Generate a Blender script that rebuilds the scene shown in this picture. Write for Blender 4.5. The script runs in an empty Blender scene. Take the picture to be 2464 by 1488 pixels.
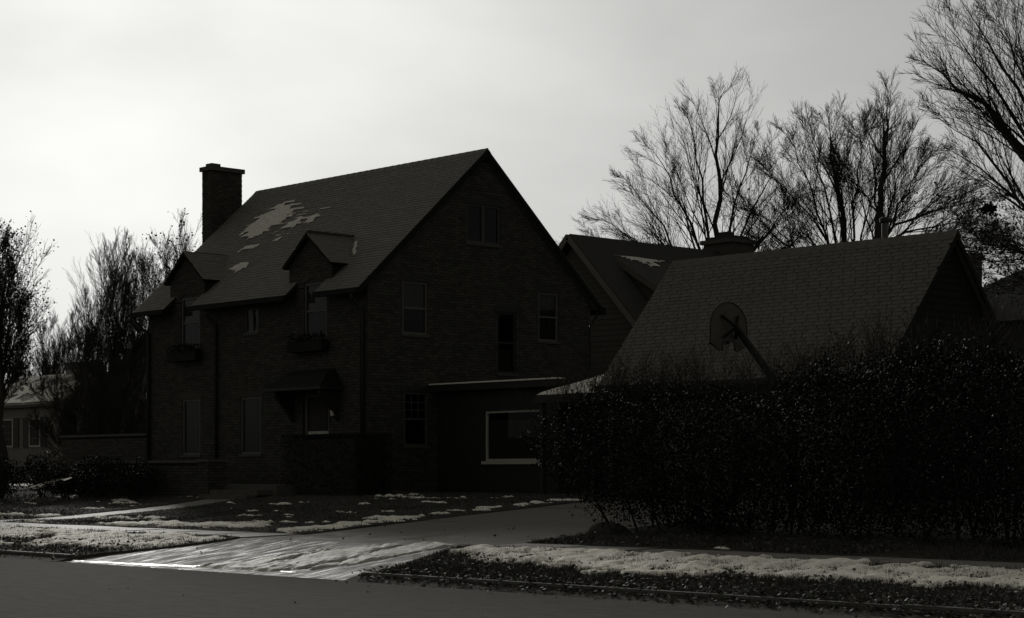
import bpy, math, random
import numpy as np
from mathutils import Vector, Matrix

# ------------------------------------------------------------------ camera, sky, sun, exposure
scene = bpy.context.scene
col = scene.collection
EYE = 1.6
FWD = Vector((-0.734, 0.679, 0)).normalized()      # looking across the street at the house corner
RGT = Vector((0.679, 0.734, 0)).normalized()

cam_d = bpy.data.cameras.new('camera')
cam = bpy.data.objects.new('camera', cam_d)
col.objects.link(cam)
cam.location = (0, 0, EYE)
cam.rotation_euler = FWD.to_track_quat('-Z', 'Y').to_euler()
cam_d.sensor_width = 36
cam_d.lens = 36 * 4600 / 2464
cam_d.shift_y = (1136 - 744) / 2464
cam_d.clip_start = 0.1
cam_d.clip_end = 3000
scene.camera = cam

SUN_EL = math.radians(19)
SUN_AZ = (-0.859, 0.511)                            # low in front, a little to the left, behind thin cloud
sun_dir = Vector((SUN_AZ[0] * math.cos(SUN_EL), SUN_AZ[1] * math.cos(SUN_EL), math.sin(SUN_EL)))

world = bpy.data.worlds.new('World')
scene.world = world
world.use_nodes = True
wn = world.node_tree
for n in list(wn.nodes):
    wn.nodes.remove(n)
def N(t, kind, **kw):
    n = t.nodes.new(kind)
    for k, v in kw.items():
        setattr(n, k, v)
    return n
wo = N(wn, 'ShaderNodeOutputWorld')
bg = N(wn, 'ShaderNodeBackground')
sky = N(wn, 'ShaderNodeTexSky', sky_type='NISHITA', sun_disc=False)
sky.sun_elevation = SUN_EL
sky.sun_rotation = math.atan2(SUN_AZ[0], SUN_AZ[1])
sky.air_density = 1.0
sky.dust_density = 3.0
sky.ozone_density = 1.0
bw = N(wn, 'ShaderNodeRGBToBW')
tc = N(wn, 'ShaderNodeTexCoord')
mp = N(wn, 'ShaderNodeMapping')
mp.inputs['Scale'].default_value = (1.0, 1.0, 2.2)
mp.inputs['Location'].default_value = (7.7, 0.3, 2.1)
cl = N(wn, 'ShaderNodeTexNoise')
cl.inputs['Scale'].default_value = 2.6
cl.inputs['Detail'].default_value = 5
cl.inputs['Roughness'].default_value = 0.5
cr = N(wn, 'ShaderNodeMapRange')
cr.inputs['From Min'].default_value = 0.3
cr.inputs['From Max'].default_value = 0.7
cr.inputs['To Min'].default_value = 0.74
cr.inputs['To Max'].default_value = 1.12
mul = N(wn, 'ShaderNodeMath', operation='MULTIPLY')
wn.links.new(sky.outputs[0], bw.inputs[0])
wn.links.new(tc.outputs['Generated'], mp.inputs[0])
wn.links.new(mp.outputs[0], cl.inputs[0])
wn.links.new(cl.outputs[0], cr.inputs[0])
pw = N(wn, 'ShaderNodeMath', operation='POWER')       # the cloud veil evens out the glow round the sun
pw.inputs[1].default_value = 0.55
sc_ = N(wn, 'ShaderNodeMath', operation='MULTIPLY')
sc_.inputs[1].default_value = 1.09
wn.links.new(bw.outputs[0], pw.inputs[0])
wn.links.new(pw.outputs[0], sc_.inputs[0])
wn.links.new(sc_.outputs[0], mul.inputs[0])
wn.links.new(cr.outputs[0], mul.inputs[1])
tn = N(wn, 'ShaderNodeVectorMath', operation='SCALE')     # film tone: faintly warm white
tn.inputs[0].default_value = (1.0, 1.0, 0.975)
wn.links.new(mul.outputs[0], tn.inputs['Scale'])
wn.links.new(tn.outputs[0], bg.inputs[0])
wn.links.new(bg.outputs[0], wo.inputs[0])
bg.inputs[1].default_value = 0.10

sun_d = bpy.data.lights.new('sun', 'SUN')
sun_d.energy = 1.5
sun_d.angle = math.radians(10)
sun_d.color = (1.0, 0.98, 0.94)
sun = bpy.data.objects.new('sun', sun_d)
col.objects.link(sun)
sun.location = (-60, 60, 40)
sun.rotation_euler = (-sun_dir).to_track_quat('-Z', 'Y').to_euler()

scene.view_settings.view_transform = 'Standard'
scene.view_settings.look = 'None'
scene.view_settings.exposure = 0.0
scene.view_settings.gamma = 1.0
scene.render.engine = 'CYCLES'
scene.cycles.max_bounces = 5
scene.cycles.transparent_max_bounces = 12

# ------------------------------------------------------------------ helpers
rng = np.random.default_rng(7)
rnd = random.Random(11)
WL = {}                                             # world origin of each object

def tag(o, label=None, cat=None, group=None, kind=None):
    if label: o['label'] = label
    if cat: o['category'] = cat
    if group: o['group'] = group
    if kind: o['kind'] = kind
    return o

def thing(name, loc, label, cat, group=None):
    o = bpy.data.objects.new(name, None)
    o.empty_display_size = 0.3
    col.objects.link(o)
    o.location = loc
    WL[o] = np.array(loc, float)
    return tag(o, label, cat, group)

def link_mesh(name, me, mat, parent):
    o = bpy.data.objects.new(name, me)
    if mat is not None and not me.materials:
        me.materials.append(mat)
    col.objects.link(o)
    if parent is not None:
        o.parent = parent
        WL[o] = WL[parent]
    else:
        WL[o] = np.zeros(3)
    return o

def mesh_obj(name, V, F, mat, parent=None, smooth=False):
    V = np.asarray(V, float).reshape(-1, 3)
    if parent is not None:
        V = V - WL[parent]
    me = bpy.data.meshes.new(name)
    if isinstance(F, np.ndarray):
        n, k = F.shape
        me.vertices.add(len(V)); me.vertices.foreach_set('co', V.astype(np.float32).ravel())
        me.loops.add(n * k); me.loops.foreach_set('vertex_index', F.astype(np.int32).ravel())
        me.polygons.add(n)
        me.polygons.foreach_set('loop_start', np.arange(0, n * k, k, dtype=np.int32))
        me.polygons.foreach_set('loop_total', np.full(n, k, dtype=np.int32))
        me.update(calc_edges=True)
    else:
        me.from_pydata(V.tolist(), [], F)
        me.update()
    me.polygons.foreach_set('use_smooth', [bool(smooth)] * len(me.polygons))
    return link_mesh(name, me, mat, parent)

BOXF = [(0, 3, 2, 1), (4, 5, 6, 7), (0, 1, 5, 4), (1, 2, 6, 5), (2, 3, 7, 6), (3, 0, 4, 7)]
class MB:
    def __init__(s): s.V = []; s.F = []
    def add(s, pts, faces):
        b = len(s.V); s.V += [tuple(p) for p in pts]
        s.F += [tuple(i + b for i in f) for f in faces]; return s
    def box(s, x0, x1, y0, y1, z0, z1):
        return s.add([(x0,y0,z0),(x1,y0,z0),(x1,y1,z0),(x0,y1,z0),(x0,y0,z1),(x1,y0,z1),(x1,y1,z1),(x0,y1,z1)], BOXF)
    def fbox(s, fr, u0, u1, v0, v1, n0, n1):        # box in a wall frame
        return s.add([fr(u0,v0,n0),fr(u1,v0,n0),fr(u1,v0,n1),fr(u0,v0,n1),fr(u0,v1,n0),fr(u1,v1,n0),fr(u1,v1,n1),fr(u0,v1,n1)], BOXF)
    def prism(s, poly, off):                        # polygon extruded by off
        n = len(poly); off = Vector(off)
        P = [Vector(p) for p in poly]; Q = [p + off for p in P]
        f = [tuple(range(n))[::-1], tuple(range(n, 2 * n))] + [(i, (i + 1) % n, n + (i + 1) % n, n + i) for i in range(n)]
        return s.add(P + Q, f)
    def tube(s, pts, rad, n=6, cap=True):
        pts = [Vector(p) for p in pts]
        if not hasattr(rad, '__len__'): rad = [rad] * len(pts)
        b = len(s.V)
        for i, p in enumerate(pts):
            d = (pts[min(i + 1, len(pts) - 1)] - pts[max(i - 1, 0)]).normalized()
            a = d.cross(Vector((0, 0, 1)) if abs(d.z) < .9 else Vector((1, 0, 0))).normalized(); c = d.cross(a)
            for k in range(n):
                t = 2 * math.pi * k / n
                s.V.append(tuple(p + rad[i] * (math.cos(t) * a + math.sin(t) * c)))
        for i in range(len(pts) - 1):
            for k in range(n):
                s.F.append((b + i*n + k, b + i*n + (k+1) % n, b + (i+1)*n + (k+1) % n, b + (i+1)*n + k))
        if cap:
            s.F.append(tuple(b + k for k in range(n))[::-1]); s.F.append(tuple(b + (len(pts)-1)*n + k for k in range(n)))
        return s
    def build(s, name, mat, parent=None, smooth=False):
        return mesh_obj(name, s.V, s.F, mat, parent, smooth)

class Fr:                                           # frame of a wall or roof plane
    def __init__(s, o, u, v, n):
        s.o, s.u, s.v, s.n = Vector(o), Vector(u).normalized(), Vector(v).normalized(), Vector(n).normalized()
    def __call__(s, u, v, n=0.0):
        return s.o + s.u * u + s.v * v + s.n * n
    def mat(s, loc):
        m = Matrix((s.u, s.v, s.n)).transposed().to_4x4(); m.translation = loc; return m

# value noise in numpy
_T = rng.random((256, 256))
def vnoise(x, y):
    xi = np.floor(x).astype(int); yi = np.floor(y).astype(int)
    fx = x - xi; fy = y - yi
    fx = fx*fx*(3-2*fx); fy = fy*fy*(3-2*fy)
    a = _T[xi % 256, yi % 256]; b = _T[(xi+1) % 256, yi % 256]; c = _T[xi % 256, (yi+1) % 256]; d = _T[(xi+1) % 256, (yi+1) % 256]
    return (a*(1-fx)+b*fx)*(1-fy) + (c*(1-fx)+d*fx)*fy
def fbm(x, y, o=4):
    s = 0; a = .5; t = 0
    for i in range(o):
        s = s + a*vnoise(x*2**i + 17.3*i, y*2**i + 9.1*i); t += a; a *= .5
    return s/t

# ------------------------------------------------------------------ materials (black-and-white world, faintly warm)
TINT = (1.0, 0.95, 0.78)
def mat(name, v, rough=.85, var=.2, scale=3.0, spec=.25, bump=0.0, bscale=40.0, island=0.0, stretch=(1,1,1), rough_var=0.0, detail=5):
    m = bpy.data.materials.new(name); m.use_nodes = True
    t = m.node_tree; b = t.nodes['Principled BSDF']
    tcn = N(t, 'ShaderNodeNewGeometry'); mpn = N(t, 'ShaderNodeMapping'); mpn.inputs['Scale'].default_value = stretch
    t.links.new(tcn.outputs['Position'], mpn.inputs[0])
    nz = N(t, 'ShaderNodeTexNoise'); nz.inputs['Scale'].default_value = scale; nz.inputs['Detail'].default_value = detail; nz.inputs['Roughness'].default_value = .65
    t.links.new(mpn.outputs[0], nz.inputs[0])
    r = N(t, 'ShaderNodeMapRange'); r.inputs['From Min'].default_value = .25; r.inputs['From Max'].default_value = .75
    r.inputs['To Min'].default_value = v*(1-var); r.inputs['To Max'].default_value = v*(1+var)
    t.links.new(nz.outputs[0], r.inputs[0])
    out = r.outputs[0]
    if island:
        g = N(t, 'ShaderNodeNewGeometry'); oi = N(t, 'ShaderNodeObjectInfo')
        ad = N(t, 'ShaderNodeMath', operation='ADD'); fr = N(t, 'ShaderNodeMath', operation='FRACT')
        t.links.new(g.outputs['Random Per Island'], ad.inputs[0]); t.links.new(oi.outputs['Random'], ad.inputs[1]); t.links.new(ad.outputs[0], fr.inputs[0])
        r2 = N(t, 'ShaderNodeMapRange'); r2.inputs['To Min'].default_value = 1-island; r2.inputs['To Max'].default_value = 1+island
        t.links.new(fr.outputs[0], r2.inputs[0])
        ml = N(t, 'ShaderNodeMath', operation='MULTIPLY'); t.links.new(out, ml.inputs[0]); t.links.new(r2.outputs[0], ml.inputs[1]); out = ml.outputs[0]
    cc = N(t, 'ShaderNodeVectorMath', operation='SCALE'); cc.inputs[0].default_value = TINT
    t.links.new(out, cc.inputs['Scale']); t.links.new(cc.outputs[0], b.inputs['Base Color'])
    b.inputs['Roughness'].default_value = rough; b.inputs['Specular IOR Level'].default_value = spec
    if rough_var:
        r3 = N(t, 'ShaderNodeMapRange'); r3.inputs['From Min'].default_value = .35; r3.inputs['From Max'].default_value = .65
        r3.inputs['To Min'].default_value = rough-rough_var; r3.inputs['To Max'].default_value = min(1, rough+rough_var)
        t.links.new(nz.outputs[0], r3.inputs[0]); t.links.new(r3.outputs[0], b.inputs['Roughness'])
    if bump:
        n2 = N(t, 'ShaderNodeTexNoise'); n2.inputs['Scale'].default_value = bscale; n2.inputs['Detail'].default_value = 4
        t.links.new(mpn.outputs[0], n2.inputs[0])
        bp = N(t, 'ShaderNodeBump'); bp.inputs['Strength'].default_value = bump; bp.inputs['Distance'].default_value = .02
        t.links.new(n2.outputs[0], bp.inputs['Height']); t.links.new(bp.outputs[0], b.inputs['Normal'])
    return m

M = {}
M['asphalt'] = mat('asphalt', .05, .95, .45, 5, .06, .6, 90, detail=10, stretch=(.35, 1, 1))
M['concrete'] = mat('concrete', .13, .72, .3, 1.6, .15, .25, 60, rough_var=.12)
M['slab'] = mat('walk_concrete', .20, .7, .22, 2.2, .35, .2, 60)
M['wet'] = mat('wet_film', .06, .42, .3, 3.0, .45, .6, 16, rough_var=.16)
M['apron'] = mat('wet_concrete', .11, .72, .4, 4.5, .24, .8, 18, stretch=(1.4, .3, 1), rough_var=.2)
M['kerb'] = mat('kerb_stone', .06, .8, .3, 3)
M['earth'] = mat('lawn_earth', .05, .95, .35, 5, .1, .8, 30)
M['grass'] = mat('grass_blades', .06, .7, .35, 6, .2, island=.4)
M['snow'] = mat('old_snow', .82, .75, .1, 7, .3, .5, 45)
M['snow_thin'] = mat('thin_snow', .62, .8, .25, 9, .2, .4, 50)
M['slush'] = mat('slush', .45, .6, .3, 6, .15, .5, 40)
M['leaf_dead'] = mat('dead_leaf', .08, .7, .3, 10, .3, island=.6)
M['brick'] = mat('dark_brick', .055, .9, .25, 12, .15, .3, 60, island=.24)
M['mortar'] = mat('mortar', .022, .95, .2, 8, .1)
M['shingle'] = mat('roof_shingle', .165, .8, .22, 14, .25, .4, 120, island=.1)
M['shingle_g'] = mat('garage_shingle', .125, .85, .2, 14, .2, .4, 120, island=.09)
M['deck'] = mat('roof_deck', .02, .95, .2, 3, .1)
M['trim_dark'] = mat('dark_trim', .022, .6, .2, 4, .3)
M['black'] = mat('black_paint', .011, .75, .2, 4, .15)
M['trim'] = mat('pale_trim', .10, .6, .12, 4, .3)
M['trim_white'] = mat('white_trim', .4, .6, .12, 4, .3)
M['sill'] = mat('stone_sill', .07, .8, .2, 5)
M['stone'] = mat('step_stone', .08, .8, .25, 4, .25, .2, 50)
M['blind'] = mat('window_blind', .075, .8, .08, 3, .1)
M['curtain'] = mat('lace_curtain', .045, .9, .12, 6, .1)
M['siding'] = mat('clapboard', .06, .8, .12, 5, .2, island=.06)
M['siding_white'] = mat('pale_siding', .17, .8, .1, 5, .2, island=.05)
M['siding_grey'] = mat('grey_siding', .12, .8, .12, 5, .2, island=.06)
M['stucco'] = mat('whitewashed_brick', .22, .9, .25, 5, .1)
M['felt'] = mat('roof_felt', .045, .9, .2, 6, .2)
M['metal'] = mat('galvanised_metal', .05, .45, .2, 6, .5)
M['pole'] = mat('painted_pole', .012, .7, .3, 8, .15)
M['board'] = mat('backboard_paint', .095, .7, .25, 5, .25)
M['net'] = mat('net_cord', .16, .9, .1, 5)
M['bark'] = mat('bark', .045, .95, .3, 8, .1, .4, 30)
M['bark_pale'] = mat('pale_bark', .10, .95, .3, 8, .1, .4, 30)
M['twig'] = mat('twig', .04, .9, .2, 5, .1)
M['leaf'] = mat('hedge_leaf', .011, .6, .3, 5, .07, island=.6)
M['leaf_d'] = mat('shrub_leaf', .014, .7, .3, 5, .12, island=.5)
M['needle'] = mat('evergreen_leaf', .03, .6, .3, 5, .3, island=.4)
M['rock'] = mat('boulder', .06, .9, .3, 6, .2, .4, 20)
M['lamp_glass'] = mat('lantern_glass', .5, .3, .1, 3, .5)
M['wire'] = mat('cable', .03, .7, .1, 3)

gm = bpy.data.materials.new('window_glass'); gm.use_nodes = True
t = gm.node_tree
for n in list(t.nodes): t.nodes.remove(n)
go = N(t, 'ShaderNodeOutputMaterial'); gx = N(t, 'ShaderNodeMixShader'); gt = N(t, 'ShaderNodeBsdfTransparent'); gg = N(t, 'ShaderNodeBsdfGlossy')
gt.inputs[0].default_value = (.8, .8, .8, 1); gg.inputs['Roughness'].default_value = .04; gg.inputs[0].default_value = (1, 1, 1, 1)
gf = N(t, 'ShaderNodeFresnel'); gf.inputs[0].default_value = 1.28
t.links.new(gf.outputs[0], gx.inputs[0]); t.links.new(gt.outputs[0], gx.inputs[1]); t.links.new(gg.outputs[0], gx.inputs[2]); t.links.new(gx.outputs[0], go.inputs[0])
M['glass'] = gm

# ------------------------------------------------------------------ terrain
KERB = 17.6
DX0, DX1 = -29.2, -23.0                             # driveway
PX0, PX1 = -42.3, -40.9                             # front walk
SW0, SW1 = 20.2, 21.6                               # pavement
_py = np.array([-500, 16.9, 17.6, 18.6, 20.2, 21.6, 23.3, 26, 29, 31, 40, 70, 300, 900])
_pz = np.array([-.06, -.06, .10, .19, .41, .44, .56, .76, .97, 1.05, 1.1, 1.1, 1.1, 1.1])
def sm(t): t = np.clip(t, 0, 1); return t*t*(3-2*t)
def gz(X, Y):                                       # lawn level
    X = np.asarray(X, float); Y = np.asarray(Y, float)
    z = np.interp(Y, _py, _pz)
    z = z - .1*sm((-34-X)/5)*sm((Y-21.6)/2)*sm((29-Y)/3)
    return z
def flare(Y): return sm((20.0-np.asarray(Y, float))/2.4)
def drive_edges(Y):
    f = flare(Y); return DX0 - 1.3*f, DX1 + .75*f
def dz(Y):                                          # driveway level
    Y = np.asarray(Y, float)
    return np.where(Y < 20.2, np.interp(Y, [17.2, 17.6, 20.2], [.0, .03, .385]), np.interp(Y, _py, _pz) - .03)

def axis(lo, hi, step, extra, far):
    a = list(np.arange(lo, hi, step)) + extra + far
    return np.array(sorted(set(round(v, 3) for v in a)))
e = .02
gxs = axis(-62, -6, .25, [DX0-e, DX0+e, DX1-e, DX1+e, PX0-e, PX0+e, PX1-e, PX1+e], [-1500, -700, -300, -160, -110, -85, -70, 0, 10, 40, 120, 400, 1500])
gys = axis(17.2, 32, .2, [SW0-e, SW0+e, SW1-e, SW1+e, 28.2, 28.24], [-300, -60, 0, 10, 34, 37, 40, 45, 52, 60, 75, 100, 160, 300, 900, 1600])
GX, GY = np.meshgrid(gxs, gys, indexing='ij')
GZ = gz(GX, GY)
near = (GX > -62) & (GX < -6) & (GY > 17.7) & (GY < 32)
GZ = GZ + np.where(near, (fbm(GX*.9, GY*.9)-.5)*.05, 0)
GZ = np.where((GX > DX0) & (GX < DX1) & (GY < 31.4), GZ - .14, GZ)
GZ = np.where((GY > SW0) & (GY < SW1) & (GX > -100) & (GX < 10), GZ - .12, GZ)
GZ = np.where((GX > PX0) & (GX < PX1) & (GY > SW0) & (GY < 28.22), GZ - .1, GZ)
fl = flare(GY)
GXw = GX - 1.3*fl*np.clip(1-np.abs(GX-DX0)/2.5, 0, 1) + .75*fl*np.clip(1-np.abs(GX-DX1)/2.0, 0, 1)
nx, ny = GX.shape
idx = np.arange(nx*ny).reshape(nx, ny)
quads = np.stack([idx[:-1, :-1], idx[1:, :-1], idx[1:, 1:], idx[:-1, 1:]], -1).reshape(-1, 4)
tag(mesh_obj('ground', np.stack([GXw, GY, GZ], -1), quads, M['earth'], smooth=True), kind='structure')

# road: gently crowned sheet
ys = np.array([-12, 0, 4, 7, 10, 13, 16, 17.2, 17.45]); xs = np.linspace(-420, 200, 63)
RX, RY = np.meshgrid(xs, ys, indexing='ij'); RZ = np.interp(RY, [-12, 0, 8, 17.45], [-.02, .0, .05, .0])
ridx = np.arange(RX.size).reshape(RX.shape)
rq = np.stack([ridx[:-1, :-1], ridx[1:, :-1], ridx[1:, 1:], ridx[:-1, 1:]], -1).reshape(-1, 4)
tag(mesh_obj('road', np.stack([RX, RY, RZ], -1), rq, M['asphalt'], smooth=True), kind='structure')

# kerbs: separate stones, rounded at the driveway
def kerb(name, x0, x1):
    root = thing(name, (x0, KERB, 0), None, None); root['kind'] = 'structure'
    x = x0
    while x < x1 - .01:
        y = min(x + 2.4, x1); top = .125 + rnd.uniform(-.012, .012)
        b = MB(); c = .03; j = rnd.uniform(-.01, .01)
        prof = [(17.44+j, -.1), (17.44+j, top-c), (17.44+j+c, top), (17.6+j, top), (17.6+j, -.1)]
        b.prism([(x+.006, p[0], p[1]) for p in prof], (y-x-.012, 0, 0)).build('kerb_stone', M['kerb'], root)
        x = y
kerb('kerb_left', -62, -30.6)
kerb('kerb_right', -22.15, -8)
b = MB(); b.box(-400, -62.02, 17.44, 17.6, -.1, .12); tag(b.build('kerb_far', M['kerb']), kind='structure')

# pavement slabs
def slab_strip(name, spans, material):
    root = thing(name, (spans[0][0], SW0, 0), None, None); root['kind'] = 'structure'
    for (xa, xb, ya, yb) in spans:
        za, zb = float(gz((xa+xb)/2, ya)), float(gz((xa+xb)/2, yb))
        k = rnd.uniform(-.008, .008); g = .008
        MB().add([(xa+g,ya+g,za-.15),(xb-g,ya+g,za-.15),(xb-g,yb-g,zb-.15),(xa+g,yb-g,zb-.15),(xa+g,ya+g,za-.012+k),(xb-g,ya+g,za-.012-k),(xb-g,yb-g,zb-.012-k),(xa+g,yb-g,zb-.012+k)], BOXF).build('slab', material, root)
    return root
sp = []
x = DX0
while x > -64: sp.append((x-1.5, x, SW0+.02, SW1-.02)); x -= 1.5
sp.append((-100, x, SW0+.02, SW1-.02))
slab_strip('pavement_left', sp, M['slab'])
sp = []; x = DX1
while x < -9: sp.append((x, x+1.5, SW0+.02, SW1-.02)); x += 1.5
slab_strip('pavement_right', sp, M['slab'])
sp = []; y = SW1+.02
while y < 27.9: sp.append((PX0+.02, PX1-.02, y, min(y+1.32, 28.2))); y += 1.32
slab_strip('front_walk', sp, M['slab'])

# driveway: apron plus two columns of slabs
drv = thing('driveway', (DX0, KERB, 0), None, None); drv['kind'] = 'structure'
rows = [17.25, 20.2, 21.6, 24.6, 27.7, 31.3]
for a, bb in zip(rows[:-1], rows[1:]):
    cols = 1 if a < 20 else 2
    for k in range(cols):
        n = 14 if a < 20 else 5
        V = []; F = []; q = (rnd.uniform(-.007, .007), rnd.uniform(-.007, .007))
        for i in range(n+1):
            y = a + .008 + (bb-a-.016)*i/n; l, r = drive_edges(y)
            for j in range(7):
                s0 = (k + j/6)/cols
                xx = float(l + (r-l)*s0); xx += (.01 if j == 0 else -.01 if j == 6 else 0)
                z = float(dz(y)) + q[0]*(j/6-.5) + q[1]*(i/n-.5)
                V.append((xx, y, z))
        for i in range(n):
            for j in range(6):
                p = i*7 + j; F.append((p, p+1, p+8, p+7))
        mesh_obj('slab', V, F, M['apron' if a < 20 else 'concrete'], drv, smooth=True)

# melt-water film along the foot of the apron
def sheet(name, x0, x1, y0, y1, step, inside, zf, m, jit=0.0, parent=None, kind='stuff'):
    xs = np.arange(x0, x1, step); ys = np.arange(y0, y1, step)
    X, Y = np.meshgrid(xs, ys, indexing='ij'); K = inside(X, Y)
    Z = zf(X, Y, K)
    ii = np.arange(X.size).reshape(X.shape)
    q = np.stack([ii[:-1, :-1], ii[1:, :-1], ii[1:, 1:], ii[:-1, 1:]], -1)
    keep = (K[:-1, :-1] > 0) | (K[1:, :-1] > 0) | (K[1:, 1:] > 0) | (K[:-1, 1:] > 0)
    q = q[keep]
    used = np.unique(q); remap = np.zeros(X.size, int); remap[used] = np.arange(len(used))
    V = np.stack([X.ravel()[used], Y.ravel()[used], Z.ravel()[used]], -1)
    if len(used) == 0: return None
    o = mesh_obj(name, V, remap[q], m, parent, smooth=True)
    if kind: o['kind'] = kind
    return o
def wet_in(X, Y):
    c = np.interp(X, [-31.5, -29, -27, -25.5, -24.3], [17.42, 17.47, 17.62, 17.75, 17.7]); w = np.interp(X, [-31.5, -30, -27, -25, -24], [.02, .06, .06, .05, .01])
    return w - np.abs(Y-c) + (fbm(X*1.7, Y*4)-.5)*.12
def drive_z(X, Y): return np.where(Y < 17.45, .004, dz(Y))
sheet('melt_water', -31.5, -24, 17.0, 18.4, .05, wet_in, lambda X, Y, K: drive_z(X, Y)+.006 - .012*(K <= 0), M['wet'])

# ------------------------------------------------------------------ snow lying on the ground
def snow_z(base, th):
    def f(X, Y, K):
        h = sm(np.clip(K, 0, 1)/.3)*th*(.35+1.1*fbm(X*2.6+5, Y*2.6)) + ((fbm(X*3.1+9, Y*4.3, 4)-.45)*th*1.6 + (fbm(X*13, Y*13, 2)-.5)*th*.55)*(K > .05)
        return base(X, Y) + np.where(K > 0, h, -.02)
    return f
def in_drive(X, Y): l, r = drive_edges(Y); return (X > l-.05) & (X < r+.05) & (Y < 31.3)
def verge_r(X, Y):
    lo = np.interp(X, [-22.6, -21.5, -19, -15, -8], [19.6, 19.2, 18.75, 18.85, 19.1]); hi = 20.2
    k = np.minimum(np.minimum(Y-lo, hi-Y)*2.2, .7) + (fbm(X*1.1, Y*2.6)-.5)*1.7 + (fbm(X*5, Y*11)-.5)*1.0
    l, r = drive_edges(Y)
    return np.minimum(k, (X-r-.15)*1.5)
sheet('verge_snow', -22.6, -8, 18.2, 20.35, .035, verge_r, snow_z(gz, .05), M['snow'])
def verge_l(X, Y):
    lo = np.interp(X, [-60, -40, -34, -30], [18.7, 18.6, 18.5, 18.9])
    k = np.minimum(np.minimum(Y-lo, 20.1-Y)*1.5, .45) + (fbm(X*.8+30, Y*2.4)-.5)*1.9 + (fbm(X*6, Y*9)-.5)*1.3
    l, r = drive_edges(Y)
    return np.minimum(k, (l-.12-X)*1.5)
sheet('verge_snow', -60, -29.3, 18.0, 20.3, .06, verge_l, snow_z(gz, .036), M['snow'])
def lawn(X, Y):
    n = (fbm(X*.55+3, Y*2.6+11)-.5)*2.5 + (fbm(X*3, Y*10)-.5)*1.6
    edge = .95*np.exp(-((Y-22.4)/.6)**2)*sm((X+38.5)/3) + .72*np.exp(-((X+29.9)/.45)**2)*(Y < 29.3) + .5*np.exp(-((Y-23.2)/.8)**2)*sm((-38-X)/2)
    edge = edge + .6*np.exp(-((Y-27.2)/.5)**2)*sm((-42.4-X)/1)*sm((X+47)/2) + .4*np.exp(-((Y-29.7)/.5)**2)*sm((X+38)/2)
    k = n + edge - .76
    k = np.where((X > PX0-.08) & (X < PX1+.08), -1, k)
    k = np.where(Y < SW1+.05, -1, k)
    return np.minimum(k, (DX0-.12-X)*2)
sheet('lawn_snow', -54, -29.2, 21.6, 30.6, .06, lawn, snow_z(gz, .036), M['snow'])
def lawn_far(X, Y):
    return (fbm(X*.35+3, Y*.8+11)-.5)*2.4 - .38 + .25*(Y > 33)
sheet('far_lawn_snow', -76, -54.5, 22, 40, .16, lawn_far, snow_z(gz, .06), M['snow'])
def lawn_r(X, Y):
    return (fbm(X*1.6+9, Y*3)-.5)*2 - .75 + .3*(Y < 21.9)
sheet('lawn_snow', -23, -18, 21.6, 23.5, .05, lawn_r, snow_z(gz, .03), M['snow'])
def slush(X, Y):
    n = (fbm(X*7+2, Y*.75+4)-.5)*2.4 + (fbm(X*14, Y*3)-.5)*.6
    lo = np.interp(Y, [17.5, 18.5, 19.6, 20.6], [-26.8, -26.3, -25.4, -24.4]); hi = np.interp(Y, [17.5, 18.4, 20.6], [-24.6, -23.4, -23.3])
    k = np.minimum(np.minimum(X-lo, hi-X)*1.2, .45) + n*.62 - .12
    return np.minimum(k, np.minimum((20.7-Y)*1.2, (Y-17.55)*2.5))
sheet('slush', -27.2, -22.8, 17.5, 20.8, .035, slush, snow_z(lambda X, Y: dz(Y), .04), M['slush'])

# ------------------------------------------------------------------ grass and fallen leaves
def blades(name, n, region, h, w, m, keep=None):
    x = rng.uniform(region[0], region[1], n); y = rng.uniform(region[2], region[3], n)
    k = ~in_drive(x, y) & ~((x > PX0-.02) & (x < PX1+.02)) & ~((y > SW0) & (y < SW1))
    if keep is not None: k &= keep(x, y)
    x, y = x[k], y[k]; n = len(x)
    z = gz(x, y) - .01
    clump = .5 + fbm(x*2.5, y*2.5)
    hh = h*rng.uniform(.5, 1.3, n)*clump; a = rng.uniform(0, 2*np.pi, n); la = rng.uniform(0, 2*np.pi, n); ln = hh*rng.uniform(.2, 1.0, n)
    ca, sa = np.cos(a)*w/2, np.sin(a)*w/2
    V = np.stack([np.stack([x-ca, y-sa, z], -1), np.stack([x+ca, y+sa, z], -1), np.stack([x+np.cos(la)*ln, y+np.sin(la)*ln, z+hh], -1)], 1).reshape(-1, 3)
    o = mesh_obj(name, V, np.arange(3*n).reshape(-1, 3), m)
    return tag(o, kind='stuff')
blades('verge_grass', 60000, (-23.5, -9, 17.52, 20.2), .07, .014, M['grass'])
blades('verge_grass', 26000, (-52, -29.3, 17.62, 20.2), .06, .022, M['grass'])
blades('lawn_grass', 60000, (-56, -29.2, 21.6, 31), .05, .022, M['grass'])
blades('lawn_grass', 16000, (-23, -12, 21.6, 23.6), .07, .018, M['grass'])

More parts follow.
